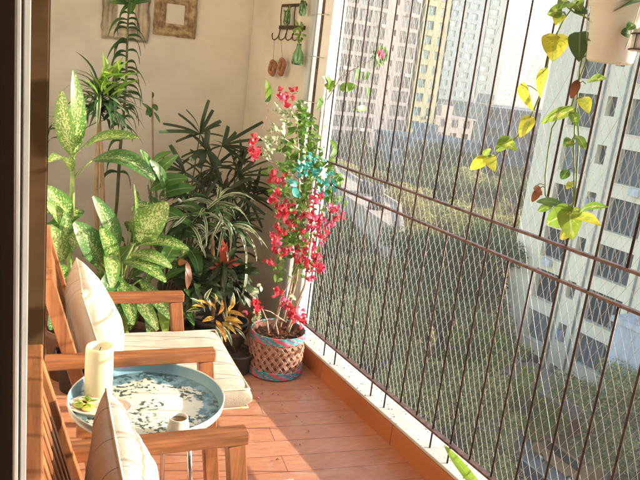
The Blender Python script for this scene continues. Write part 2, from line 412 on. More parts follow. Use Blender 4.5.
def puff(w, d, h, pinch=.06, ex=2., pw=.35, N=28, wr=.0, seed=0, gather=0.):
    b = MB(); idx = {}
    for sgn in (1, -1):
        for i in range(N+1):
            for j in range(N+1):
                u = math.sin((i/N-.5)*math.pi); v = math.sin((j/N-.5)*math.pi)
                edge = i in (0, N) or j in (0, N)
                k = (i, j, 0 if edge else sgn)
                if k in idx: continue
                x = u*w/2*(1-pinch*(1-v*v)); y = v*d/2*(1-pinch*(1-u*u))
                z = 0 if edge else sgn*h/2*max(0, (1-abs(u)**ex)*(1-abs(v)**ex))**pw
                q = V((x*7+seed, y*7, sgn*1.3))
                z += 0 if edge else (wr*noise.noise(q) + wr*.5*noise.noise(q*2.7))*(1-abs(u)**6)*(1-abs(v)**6)
                if gather and not edge:
                    ang = math.atan2(v, u); rr = max(abs(u), abs(v)); z += sgn*gather*math.sin(ang*26+seed)*rr**4*(1-rr)*4
                idx[k] = len(b.v); b.v.append(V((x, y, z)))
    def g(i, j, s): return idx[(i, j, 0 if (i in (0,N) or j in (0,N)) else s)]
    for sgn in (1, -1):
        for i in range(N):
            for j in range(N):
                q = [g(i,j,sgn), g(i+1,j,sgn), g(i+1,j+1,sgn), g(i,j+1,sgn)]; uv = [(b.v[k].x, b.v[k].y) for k in q]
                if sgn < 0: q = q[::-1]; uv = uv[::-1]
                b.face(q, uv, 0, True)
    return b
def ring_pipe(b, w, d, pinch, r, z=0, mi=0):
    pts = []
    for k in range(96):
        a = k/96*4; s_, f = int(a), a-int(a)
        u, v = [(f*2-1, -1), (1, f*2-1), (1-f*2, 1), (-1, 1-f*2)][s_]
        pts.append(V((u*w/2*(1-pinch*(1-v*v)), v*d/2*(1-pinch*(1-u*u)), z)))
    b.tube(pts+[pts[0]], r, 6, mi=mi, cap=False)
def xf(b, mat): b.v = [mat @ p for p in b.v]
M['piping'] = noisy('cushion_piping', (.55,.48,.38), (.66,.58,.47), 30, .9)
def seat_cushion(C, label, tilt=0):
    o = thing('seat_cushion', C, label, 'cushion', 'striped seat cushions', RZ)
    b = puff(.57, .545, .108, .012, 7, .28, 30, .006, C.y); xf(b, Matrix.Translation((.40, 0, .346)) @ Matrix.Rotation(rad(tilt), 4, 'Y'))
    b.build('cover', M['cush'], o, world=False)
    for z in (.036, -.036):
        b = MB(); ring_pipe(b, .545, .53, .012, .0035); xf(b, Matrix.Translation((.40, 0, .346+z)) @ Matrix.Rotation(rad(tilt), 4, 'Y')); b.build('piping', M['piping'], o, world=False)
seat_cushion(C1, 'cream seat cushion with thin dark stripes on the farther armchair')
seat_cushion(C2, 'cream seat cushion on the nearest armchair, mostly below the frame')
def pillow(C, yoff, label, z0, x0, lean, roll, size=.43, th=.19, seed=0):
    o = thing('throw_pillow', loc2w(C, (x0, yoff, z0)), label, 'pillow', 'striped throw pillows', RZ)
    b = puff(size, size, th, .10, 2., .42, 34, .012, seed, .006)
    mt = Matrix.Rotation(rad(roll), 4, 'X') @ Matrix.Rotation(rad(lean), 4, 'Y') @ Matrix.Rotation(rad(90), 4, 'Y') @ Matrix.Rotation(rad(0), 4, 'Z')
    xf(b, Matrix.Translation((0,0,size/2*.97)) @ mt); b.build('cover', M['pill'], o, world=False)
    b = MB(); ring_pipe(b, size, size, .10, .0035); xf(b, Matrix.Translation((0,0,size/2*.97)) @ mt); b.build('piping', M['piping'], o, world=False)
pillow(C1, -.0, 'cream striped throw pillow leaning on the back of the farther armchair', .350, .165, -17, 0, .385, .18, 3)
pillow(C2, .02, 'cream throw pillow with its corner pointing up beside the round tray table', .365, .182, -8, 0, .375, .155, 8)

# ------------------------------------------------------------------ tray table
TC = V((.512, 1.79, 0)); TZ = .478
def tray_mat():
    m, nt, b = nmat('blue_tray_print'); v = mapping(nt); sep = nt.nodes.new('ShaderNodeSeparateXYZ'); link(nt, v, sep.inputs[0])
    x, y = sep.outputs[0], sep.outputs[1]
    n1 = noi(nt, v, 14, 4); n2 = noi(nt, v, 60, 3, .6); n3 = noi(nt, v, 9, 2); n4 = noi(nt, v, 34, 4, .7)
    base = ramp(nt, n4, [(.42, (.10,.22,.27)), (.56, (.27,.42,.47))])
    # cream printed field, ragged edged
    ex = math_(nt, 'MULTIPLY', math_(nt, 'ADD', x, .02), 5.2); ey = math_(nt, 'MULTIPLY', math_(nt, 'ADD', y, .01), 5.6)
    r2 = math_(nt, 'ADD', math_(nt, 'MULTIPLY', ex, ex), math_(nt, 'MULTIPLY', ey, ey))
    f = math_(nt, 'ADD', r2, math_(nt, 'MULTIPLY', math_(nt, 'SUBTRACT', n1, .5), 2.2))
    k = ramp(nt, f, [(.92, (1,1,1)), (1.0, (0,0,0))])
    c = mixc(nt, k, base, (.70,.70,.58))
    g = math_(nt, 'MULTIPLY', ramp(nt, n2, [(.52, (0,0,0)), (.56, (1,1,1))]), ramp(nt, n3, [(.43, (0,0,0)), (.49, (1,1,1))]))
    c = mixc(nt, g, c, (.05,.10,.085))
    link(nt, c, b.inputs['Base Color']); b.inputs['Roughness'].default_value = .3; return m
M['tray'] = tray_mat(); M['bluerim'] = noisy('blue_enamel', (.14,.27,.33), (.20,.35,.42), 5, .3, 0, 0); M['creamrim'] = noisy('cream_enamel', (.66,.66,.60), (.74,.74,.68), 7, .35, 0, 0)
t = thing('tray_table', TC, 'round blue metal tray table with printed leaves between the two armchairs', 'table')
RT = .222
MB().lathe([(.0001,TZ-.001),(RT-.014,TZ-.001),(RT-.012,TZ),(RT-.014,TZ+.0012),(.0001,TZ+.0012)], 72, (0,0,0), cap0=False).build('tray_base', M['tray'], t, world=False)
MB().lathe([(RT-.013,TZ+.001),(RT-.005,TZ+.012),(RT-.001,TZ+.030)], 72, cap0=False).build('rim_inside', M['bluerim'], t, world=False)
MB().lathe([(RT-.012,TZ-.003),(RT+.001,TZ+.010),(RT+.003,TZ+.031),(RT+.0015,TZ+.0335),(RT-.001,TZ+.0302)], 72, cap0=False).build('rim', M['creamrim'], t, world=False)
MB().lathe([(.13,TZ-.014),(.134,TZ-.010),(.13,TZ-.006),(.126,TZ-.010),(.13,TZ-.014)], 48, cap0=False).build('support_ring', M['chrome'], t, world=False)
for a in (52, 142, 232, 322):
    ca, sa = math.cos(rad(a)), math.sin(rad(a))
    MB().tube([(.128*ca,.128*sa,TZ-.012),(.150*ca,.150*sa,.25),(.175*ca,.175*sa,.0)], .0075, 10).build('leg', M['chrome'], t, world=False)
    MB().lathe([(.010,0),(.010,.012),(.008,.02)], 12, (.175*ca,.175*sa,0), cap1=True).build('foot', M['dark'], t, world=False)
ZTb = TZ+.0012
# candle
def wax():
    m, nt, b = nmat('ivory_wax'); b.inputs['Base Color'].default_value = (.66,.58,.38,1); b.inputs['Subsurface Weight'].default_value = .5
    b.inputs['Subsurface Radius'].default_value = (.03,.02,.01); b.inputs['Subsurface Scale'].default_value = .5; b.inputs['Roughness'].default_value = .45; return m
M['wax'] = wax()
cp = at(98, 394, 'z', ZTb)
t = thing('pillar_candle', (cp.x, cp.y, ZTb), 'tall ivory pillar candle with a hollow top on the tray', 'candle')
MB().lathe([(.001,0),(.037,0),(.040,.004),(.0405,.09),(.040,.150),(.0385,.157),(.034,.157),(.031,.150),(.024,.140),(.001,.138)], 40, wob=lambda a,i: .012*math.sin(a*2+i)*(1 if i in (4,5,6) else .2), cap0=False).build('wax_body', M['wax'], t, world=False)
MB().tube([(0,0,.138),(.001,.001,.146),(.003,0,.152)], .0012, 6).build('wick', M['dark'], t, world=False)
# cup
M['ceramic'] = noisy('cream_ceramic', (.70,.66,.56), (.78,.74,.65), 12, .25, 0, .05, .001); M['tea'] = noisy('brown_drink', (.16,.09,.03), (.20,.12,.04), 4, .15, 0, 0)
cp = at(178, 429, 'z', ZTb+.02)
t = thing('small_cup', (cp.x, cp.y, ZTb), 'small cream ceramic cup with brown drink near the front edge of the tray', 'cup')
MB().lathe([(.001,0),(.027,0),(.031,.004),(.030,.03),(.025,.052),(.0255,.056),(.0235,.057),(.0225,.050),(.027,.03),(.027,.008),(.001,.008)], 36, cap0=False).build('body', M['ceramic'], t, world=False)
MB().lathe([(.001,.047),(.0229,.047)], 30, cap0=False).build('drink', M['tea'], t, world=False)
# oval dish with fruit
M['pinkplate'] = noisy('pink_glazed_plate', (.55,.40,.34), (.68,.55,.47), 20, .25, 0, 0)
M['lemon'] = noisy('lemon_flesh', (.75,.52,.06), (.85,.72,.22), 30, .4, 0, .2, .001); M['rind'] = noisy('lemon_rind', (.70,.45,.02), (.78,.55,.04), 20, .4)
M['herb'] = leafmat('herb_leaf', (.10,.22,.03), (.20,.32,.05))
M['peachfruit'] = noisy('peach_slice', (.75,.36,.10), (.80,.50,.18), 20, .4)
a_ = at(99, 409, 'z', ZTb)
t = thing('oval_plate', (a_.x, a_.y, ZTb), 'oval pale pink plate with yellow lemon slices and green leaves behind the pillow', 'plate', None, rad(-25))
MB().lathe([(.001,.0),(.06,0),(.085,.007),(.092,.012),(.091,.0135),(.084,.010),(.06,.004),(.001,.004)], 48, cap0=False, ell=(1,.62)).build('plate_body', M['pinkplate'], t, world=False)
for (x, y, r_, k) in ((-.052,.004,.021,0),(-.028,-.010,.019,0),(-.040,.022,.015,0),(.045,.012,.019,1)):
    ob = MB().lathe([(.0005,.006),(r_,.006),(r_,.010),(r_*.85,.0105),(.0005,.0105)], 20, (x,y,0), cap0=False).build('fruit_slice', M['lemon'] if not k else M['peachfruit'], t, world=False)
for i in range(9):
    p = V((R.uniform(-.07,.0), R.uniform(-.03,.03), .012)); d = V((R.uniform(-1,1), R.uniform(-1,1), .15)).normalized()*.028
    if i < 3: b = MB()
    b = MB().leaf(p, p+d, .011, up=(0,0,1), sag=.08, n=4); b.build('herb_leaf', M['herb'], t, world=False)

# ------------------------------------------------------------------ back wall things : frames
def wallpt(px, py, off=.0):
    """point on skewed back wall, off metres in front"""
    r = MW @ _ray(px, py); o = V((0,0,H)); p0 = P0 - nrm*off
    return o + r*((p0-o).dot(nrm)/r.dot(nrm))
M['drift'] = noisy('weathered_driftwood', (.24,.19,.13), (.55,.48,.36), 22, .9, 0, .8, .008, (1,1,.35), detail=8)
M['gilt'] = noisy('carved_brown_wood', (.22,.13,.06), (.60,.46,.26), 26, .75, 0, .9, .008, detail=8)
M['paper'] = noisy('pale_backing', (.60,.56,.48), (.66,.62,.54), 5, .9)
ux = -dirv; uz = V((0,0,1))
def pframe(name, label, px0, py0, px1, py1, border, mat, rough_, inner=None):
    p0, p1 = wallpt(px0, py1, .0), wallpt(px1, py1, .0); w = (p1-p0).length; hgt = wallpt(px0, py0).z-p0.z
    t = thing(name, p0, label, 'picture frame', 'pair of wooden picture frames on the wall')
    t['group'] = 'pair of wooden picture frames on the wall'
    def P(u, z, o): return p0 + ux*u + uz*z - nrm*o
    bw = border*w
    sides = [((0,0),(w,bw)), ((0,hgt-bw),(w,hgt)), ((0,bw),(bw,hgt-bw)), ((w-bw,bw),(w,hgt-bw))]
    for s_, ((u0,z0),(u1,z1)) in enumerate(sides):
        b = MB(); nu, nz = max(2, int((u1-u0)/.012)), max(2, int((z1-z0)/.012)); st = 0
        lay = []
        for i in range(nu+1):
            for j in range(nz+1):
                u, z = u0+(u1-u0)*i/nu, z0+(z1-z0)*j/nz
                # cross profile by distance to outer edge
                d = min(u, w-u, z, hgt-z)/bw
                o = .022 + .014*math.sin(d*math.pi*2.6) + rough_*noise.noise(V((u*30, z*30, s_*3)))
                if i in (0,nu) or j in (0,nz): o = o if (0 < d < .98) else .010
                eu = rough_*.9*noise.noise(V((u*22, z*22, 7))) if d < .05 else 0
                b.v.append(P(u+eu, z+eu, max(o, .008)))
        for i in range(nu):
            for j in range(nz):
                a = i*(nz+1)+j; b.face([a, a+nz+1, a+nz+2, a+1], sm=False)
        # skirt to wall
        def sk(ring):
            st = len(b.v)
            for k in ring: b.v.append(b.v[k] - (-nrm)*((b.v[k]-p0).dot(-nrm)-.001))
            for k in range(len(ring)-1): b.face([ring[k], ring[k+1], st+k+1, st+k])
        sk([i*(nz+1) for i in range(nu+1)]); sk([i*(nz+1)+nz for i in range(nu+1)][::-1]); sk(list(range(nz+1))[::-1]); sk([nu*(nz+1)+j for j in range(nz+1)])
        b.build('frame_side', mat, t)
    if inner:
        b = MB(); q = [P(bw-.002,bw-.002,.008), P(w-bw+.002,bw-.002,.008), P(w-bw+.002,hgt-bw+.002,.008), P(bw-.002,hgt-bw+.002,.008)]
        b.v += q; b.face([0,1,2,3]); b.v += [p+nrm*.006 for p in q]; b.face([7,6,5,4]); 
        for e in range(4): b.face([e, 4+e, 4+(e+1)%4, (e+1)%4])
        b.build('backing', M['paper'], t)
pframe('picture_frame', 'greyish driftwood picture frame on the wall behind the tall thin plant', 101, -52, 148, 37.5, .31, M['drift'], .012)
pframe('picture_frame', 'carved brown wooden picture frame with pale centre, right of the driftwood one', 152.5, -12, 195, 34, .29, M['gilt'], .006, True)

# ------------------------------------------------------------------ hook rack on the side wall
M['hook'] = noisy('dark_bronze', (.05,.035,.02), (.13,.09,.055), 40, .45, .7, .3, .001)
M['terra'] = noisy('brown_carved_wood', (.22,.085,.035), (.42,.19,.09), 40, .6, 0, .6, .004)
M['gglass'] = glass('green_glass', (.55,.85,.62)); M['moss'] = leafmat('small_green_leaf', (.12,.24,.03), (.26,.38,.06))
XR = XW-.012
t = thing('hook_rack', at(288, 30, 'x', XR), 'dark metal coat rack with curled hooks on the short wall', 'hook rack')
pa, pb = at(281, 27, 'x', XR), at(301, 28, 'x', XR)
MB().box((XR-.004, pb.y-.03, pa.z-.012), (XW-.001, pa.y+.02, pa.z+.008)).build('plate', M['hook'], t, bevel=.001)
pu = at(284, 5, 'x', XR)
MB().box((XR-.004, pb.y-.02, pu.z-.01), (XW-.001, pa.y+.01, pu.z+.004)).build('plate', M['hook'], t, bevel=.001)
for px in (282, 288.5, 295.5): 
    a = at(px, 6, 'x', XR); c = at(px-1, 27, 'x', XR); MB().tube([a, (a+c)/2+V((-.004,0,0)), c], .0032, 6).build('stay', M['hook'], t)
HK = []
for px in (280.5, 287.5, 294.5, 301.5):
    a = at(px, 28, 'x', XR); 
    pts = [a, a+V((-.004,0,-.035)), a+V((-.012,.004,-.055)), a+V((-.022,.018,-.066)), a+V((-.026,.036,-.060)), a+V((-.026,.045,-.040)), a+V((-.024,.044,-.03))]
    HK.append(pts[3]); MB().tube(pts, .0035, 7).build('hook', M['hook'], t)
# two hanging wooden rings/ornaments
def ornament(px, py, hookpt, lab, w, h, seed):
    c = at(px, py, 'x', XR-.028); t = thing('hanging_ornament', c, lab, 'ornament', 'round wooden ornaments hanging from the hook rack')
    b = MB(); N = 26
    for i in range(N+1):
        pass
    pts = []; 
    for k in range(N+1):
        a = 2*math.pi*k/N; pts.append(c+V((.003*math.sin(a*3), math.cos(a)*w*.36*(1+.05*math.sin(a*5+seed)), math.sin(a)*h*.36*(1+.04*math.cos(a*4+seed)))))
    b.tube(pts, [.0115*(1+.25*noise.noise(V((k*.7, seed, 0)))) for k in range(N+1)], 9, cap=False)
    b.build('ring', M['terra'], t)
    b = MB()
    for k in range(0, N, 2):
        a = 2*math.pi*k/N; p = c+V((-.010, math.cos(a)*w*.36, math.sin(a)*h*.36)); b.lathe([(.001,0),(.0045,.002),(.001,.004)], 7, p)
    b.build('stud', M['terra'], t)
    MB().tube([c+V((0,0,h*.40)), hookpt+V((0,0,.003))], .0009, 4).build('cord', M['dstem'], t)
ornament(272.5, 68, HK[0], 'round brown wooden ornament hanging leftmost from the hook rack', .085, .095, 1)
ornament(281.5, 67, HK[1], 'brown wooden ornament hanging second from the left on the hook rack', .070, .105, 5)
# bottle with cutting
c = at(297, 65, 'x', XR-.040)
t = thing('hanging_bottle', c, 'green glass bottle with a plant cutting hanging from the hook rack', 'bottle')
MB().lathe([(.001,0),(.024,0),(.030,.006),(.031,.03),(.027,.055),(.014,.078),(.011,.10),(.013,.104),(.010,.104),(.009,.08),(.024,.052),(.027,.03),(.025,.006),(.001,.005)], 28, cap0=False).build('bottle_body', M['gglass'], t, world=False)
b = MB()
for i in range(22):
    p = V((R.uniform(-.012,.012), R.uniform(-.015,.03), R.uniform(.10,.20))); b.leaf(p, p+V((R.uniform(-.02,.02), R.uniform(-.03,.035), R.uniform(-.02,.03))), .014, up=(-1,-1,.5), sag=.1, n=4, shape='oval')
b.tube([V((0,0,.02)), V((.002,.003,.1)), V((-.004,.008,.19))], .0016, 5)
b.build('cutting', M['moss'], t, world=False)
MB().tube([(0,0,.10),(0,.004,.14),HK[2]-c], .001, 4).build('cord', M['dstem'], t, world=False)
# two little planters up on the rack
for i, (px, py, lab) in enumerate(((286.5, 25, 'small green glass vial planter on the left of the rack'), (302, 16, 'taller green glass vial with leaves on the right of the rack'))):
    c = at(px, py, 'x', XR-.03); t = thing('vial_planter', c, lab, 'vase', 'little glass vials on the hook rack')
    MB().lathe([(.001,0),(.014,0),(.018,.01),(.018,.055),(.013,.065),(.015,.07),(.011,.07),(.015,.05),(.015,.01),(.001,.004)], 20, cap0=False).build('vial', M['gglass'], t, world=False)
    b = MB()
    for k in range(24):
        p = V((R.uniform(-.012,.01), R.uniform(-.014,.014), R.uniform(.01,.075+.05*i))); b.leaf(p, p+V((R.uniform(-.012,.012), R.uniform(-.02,.02), R.uniform(.005,.035))), .010, up=(-1,-1,.5), n=3, shape='oval')
    b.build('leaves', M['moss'], t, world=False)
    MB().tube([(.0,-.014,.066),(.02,0,.10),(.0,.014,.066)], .0012, 4).build('handle', M['hook'], t, world=False)
exec_part2 = True
# ================================================================== PLANTS
M['dief'] = leafmat('dieffenbachia_leaf', (.04,.13,.022), (.09,.21,.035), (.44,.52,.18), .50, .35, .3, .32, pscale=17)
M['diefdark'] = leafmat('dieffenbachia_dark_leaf', (.03,.10,.025), (.06,.17,.035), (.38,.46,.20), .30, .3, .25, .32, pscale=20)
M['diefpale'] = leafmat('dieffenbachia_pale_leaf', (.08,.18,.03), (.13,.25,.045), (.42,.47,.20), .60, .2, .3, .35, pscale=15)
M['dracv'] = leafmat('striped_dracaena_leaf', (.03,.10,.03), (.07,.16,.04), (.50,.55,.34), stripe=True, trans=.25)
M['drac'] = leafmat('dark_dracaena_leaf', (.018,.06,.018), (.04,.11,.028), trans=.2)
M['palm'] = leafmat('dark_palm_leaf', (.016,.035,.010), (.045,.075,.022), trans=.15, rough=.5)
M['rubber'] = leafmat('broad_green_leaf', (.03,.10,.02), (.08,.20,.03), vein=.4, trans=.25)
M['fresh'] = leafmat('fresh_green_leaf', (.14,.30,.03), (.30,.46,.05), vein=.3, trans=.45)
M['croton'] = leafmat('croton_leaf', (.50,.22,.03), (.62,.42,.08), (.22,.10,.03), .35, .5, .3)
M['redleaf'] = leafmat('red_bract_leaf', (.35,.04,.02), (.55,.10,.05), trans=.3)
M['dryleaf'] = leafmat('dry_brown_leaf', (.13,.045,.018), (.24,.09,.035), trans=.3)
M['spider'] = leafmat('spider_plant_leaf', (.06,.13,.04), (.10,.20,.05), (.62,.62,.45), stripe=True, trans=.3)
M['bract'] = leafmat('magenta_red_bract', (.46,.02,.03), (.74,.10,.15), trans=.45)
M['pink'] = leafmat('pink_bract', (.58,.05,.18), (.82,.25,.40), trans=.45)
M['bgleaf'] = leafmat('bougainvillea_leaf', (.06,.18,.03), (.20,.36,.05), vein=.3, trans=.4)
M['bvar'] = leafmat('variegated_bougainvillea_leaf', (.16,.27,.10), (.25,.36,.15), (.70,.70,.55), .8, trans=.35)
M['teal'] = leafmat('turquoise_petal', (.02,.28,.25), (.06,.45,.40), trans=.3)
M['yel'] = leafmat('yellow_pothos_leaf', (.50,.50,.03), (.70,.64,.10), (.34,.46,.05), .42, .8, .45, .5, pscale=7)
M['poth'] = leafmat('green_pothos_leaf', (.09,.22,.03), (.26,.38,.05), (.50,.55,.12), .22, .8, .4, .5, pscale=6)
M['pothdark'] = leafmat('dark_pothos_leaf', (.06,.12,.04), (.09,.17,.05), vein=.3, trans=.25)
M['claypot'] = noisy('dark_clay_pot', (.12,.055,.03), (.22,.10,.055), 10, .7)
M['blackpot'] = noisy('black_plastic_pot', (.02,.02,.02), (.05,.045,.04), 10, .5)
A = lambda px, py, y: at(px, py, 'y', y)
def pot(t, c, r, h, mat):
    MB().lathe([(.001,0),(r*.78,0),(r*.98,h*.88),(r*1.05,h*.9),(r*1.05,h),(r*.95,h),(r*.93,h*.9),(r*.7,.03),(.001,.03)], 32, c, cap0=False).build('pot', mat, t)
    MB().lathe([(.001,h*.88),(r*.92,h*.86)], 24, c, cap0=False).build('soil', M['soil'], t)
def arc(p, q, sag, n=5, d=V((0,0,1))):
    p, q = V(p), V(q); return [p.lerp(q, i/n) + d*(math.sin(math.pi*i/n)*sag) for i in range(n+1)]

# --- dieffenbachia left, tall
base = V((.50, 3.0, 0))
t = thing('dieffenbachia', base, 'tall dieffenbachia with big speckled yellow-green leaves at the far left of the plants', 'potted plant', 'potted plants along the end wall')
pot(t, base, .13, .24, M['claypot'])
stem = [base+V((0,0,.2)), A(69,300,3.0), A(70,240,3.0), A(72,200,3.0), A(73,150,3.0)]
MB().tube(stem, [.016,.015,.013,.012,.008], 8).build('stem', M['gstem'], t)
L = [ # base, tip, width, mat, sag, up, shape
 ((71,155,3.0),(62,91,2.95),.085,'diefpale',.08,(-.6,-1,.2),'oval'),
 ((75,152,3.0),(73,70,2.98),.080,'dief',.06,(.5,-1,.1),'lance'),
 ((80,150,2.98),(139,138,2.8),.115,'dief',.10,(0,-.5,1),'lance'),
 ((71,172,3.0),(49,162,2.8),.075,'diefpale',.18,(0,-.3,1),'oval'),
 ((93,160,3.02),(155,180,2.88),.125,'diefdark',.20,(0,-.6,1),'oval'),
 ((69,220,3.0),(44,186,2.9),.10,'dief',.1,(.3,-1,.3),'oval'),
 ((66,232,3.0),(43,200,2.85),.07,'diefpale',.1,(.6,-1,.3),'lance'),
]
def leaves(t, L, name='leaf', sep=True, wave=.02, n=10):
    for (bp, tp, w, mm, sg, upv, shp) in L:
        MB().leaf(A(*bp), A(*tp), w, up=upv, sag=sg, shape=shp, n=n, wave=wave, fold=.22).build(name, M[mm], t)
leaves(t, L)
for (bp, tp, *_), z in zip(L, (150,155,150,175,170,230,240)):
    MB().tube(arc(A(71, z+12, 3.0), A(*bp), .01), [.005,.005,.004,.004,.003,.003], 6).build('petiole', M['gstem'], t)

# --- dieffenbachia 2 (middle, wide low leaves)
base = V((.72, 2.93, 0))
t = thing('dieffenbachia', base, 'broad low dieffenbachia with feather-veined leaves spreading behind the farther armchair', 'potted plant', 'potted plants along the end wall')
pot(t, base, .13, .22, M['claypot'])
MB().tube([base+V((0,0,.18)), A(120,300,2.93), A(122,262,2.93)], [.017,.014,.010], 8).build('stem', M['gstem'], t)
L = [
 ((132,248,2.93),(134,184,2.9),.035,'dief',.05,(1,-1,0),'lance'),
 ((137,240,2.93),(168,203,2.8),.150,'diefpale',.10,(-.3,-1,.5),'oval'),
 ((138,246,2.9),(189,250,2.72),.085,'dief',.14,(0,-.6,1),'oval'),
 ((118,248,2.93),(93,196,2.85),.085,'diefdark',.10,(.3,-1,.3),'oval'),
 ((100,262,2.9),(74,222,2.8),.125,'diefdark',.12,(.2,-1,.3),'oval'),
 ((112,262,2.9),(100,226,2.8),.080,'dief',.12,(.2,-1,.3),'oval'),
 ((108,250,2.88),(112,288,2.72),.075,'diefpale',.12,(.1,-1,.2),'oval'),
 ((122,262,2.9),(166,282,2.72),.090,'dief',.16,(0,-.6,1),'oval'),
 ((130,255,2.9),(172,268,2.78),.080,'diefpale',.16,(0,-.7,1),'oval'),
 ((118,270,2.88),(96,300,2.75),.085,'diefdark',.12,(0,-1,.4),'oval'),
 ((122,280,2.88),(133,325,2.74),.075,'dief',.08,(0,-1,.2),'oval'),
 ((130,285,2.88),(158,330,2.76),.070,'diefpale',.10,(0,-1,.2),'oval'),
 ((140,280,2.9),(176,322,2.80),.070,'dief',.10,(0,-1,.2),'oval'),
 ((118,285,2.88),(112,330,2.74),.080,'diefdark',.08,(0,-1,.2),'oval'),
 ((148,300,2.93),(150,345,2.8),.05,'dief',.08,(0,-1,.2),'lance'),
 ((160,300,2.93),(166,340,2.8),.05,'fresh',.08,(0,-1,.2),'lance'),
]
leaves(t, L)
for (bp, tp, *_) in L: MB().tube(arc(A(121, min(300, bp[1]+30), 2.93), A(*bp), .015), [.006,.006,.005,.004,.004,.003], 6).build('petiole', M['gstem'], t)
base = V((.50, 2.86, 0))
t = thing('low_dieffenbachia', base, 'low plant with pale mottled leaves behind the backrest of the farther armchair', 'potted plant', 'potted plants along the end wall')
pot(t, base, .10, .18, M['blackpot'])
MB().tube([base+V((0,0,.15)), base+V((0,0,.4))], [.012,.008], 8).build('stem', M['gstem'], t)
L = [((62,262,2.86),(50,225,2.8),.09,'diefpale',.1,(.2,-1,.3),'oval'), ((60,262,2.86),(66,212,2.85),.07,'dief',.1,(.2,-1,.3),'oval'),
     ((64,280,2.86),(48,262,2.75),.08,'dief',.1,(0,-1,.5),'oval'), ((62,300,2.86),(50,330,2.75),.07,'diefdark',.1,(0,-1,.5),'oval'), ((64,250,2.88),(80,232,2.8),.07,'diefpale',.1,(0,-1,.5),'oval'),
     ((66,300,2.86),(84,290,2.75),.08,'diefdark',.1,(0,-1,.5),'oval')]
leaves(t, L)

# --- extra lower clump
base = V((.74, 3.16, 0))
t = thing('leafy_aglaonema', base, 'dense leafy plant with bright green leaves filling behind the broad dieffenbachia', 'potted plant', 'potted plants along the end wall')
pot(t, base, .12, .2, M['blackpot'])
b = MB(); b2 = MB(); bs_ = MB()
for i in range(54):
    px, py = R.uniform(46,182), R.uniform(205,315); yy = R.uniform(3.06, 3.24)
    if py < 235 and 82 < px < 128: continue
    p = A(px, py, yy); d = V((R.uniform(-.8,.8), R.uniform(-1,0), R.uniform(-.3,1))).normalized()*R.uniform(.10,.19)
    (b if i % 2 else b2).leaf(p, p+d, R.uniform(.04,.075), up=(R.uniform(-.3,.3),-.7,.8), sag=.16, n=7, shape='oval', wave=.02)
    if i % 3 == 0: bs_.tube(arc(base+V((0,0,.18)), p, .03), .003, 5)
b.build('foliage', M['rubber'], t); b2.build('speckled_foliage', M['dief'], t); bs_.build('petiole', M['gstem'], t)
# --- canes with spiky dracaena heads
base = V((.70, 3.36, 0))
t = thing('striped_dracaena', base, 'dracaena with a spiky striped head on brown canes against the wall', 'potted plant', 'potted plants along the end wall')
pot(t, base, .12, .22, M['blackpot'])
b = MB()
for (x0, x1, x2) in ((96,97,100), (103,102,98)):
    b.tube([base+V((x0*.002-.2,0,.18)), A(x0,205,3.36), A(x1,160,3.36), A(x2,105,3.36)], [.011,.010,.009,.008], 8)
b.build('cane', M['cane'], t)
b = MB(); b2 = MB()
for hub, cnt, ln in (((99,98,3.36),46,.24), ((104,112,3.34),34,.20), ((112,92,3.36),20,.18), ((62,128,3.36),16,.15)):
    hc = A(*hub)
    for i in range(cnt):
        a = R.uniform(0, 6.28); el = R.uniform(-.9, 1.0); d = V((math.cos(a)*math.cos(el), math.sin(a)*math.cos(el)*.8, math.sin(el)*.9-.15))
        p = hc+V((0,0,R.uniform(-.05,.04))); l = ln*R.uniform(.7,1.15)
        (b2 if i % 3 == 0 else b).leaf(p, p+d*l, R.uniform(.014,.022), up=(0,-.3,1), sag=R.uniform(.12,.28), shape='strap', n=6)
b.build('foliage', M['drac'], t); b2.build('striped_foliage', M['dracv'], t)
b = MB()
for i in range(26):
    hc = A(R.uniform(96,118), R.uniform(76,100), 3.3); d = V((R.uniform(-.6,.6), R.uniform(-.8,.1), R.uniform(.1,1))).normalized()
    b.leaf(hc, hc+d*R.uniform(.08,.14), .016, up=(0,-.6,.6), sag=.08, shape='strap', n=5)
b.build('young_foliage', M['fresh'], t)

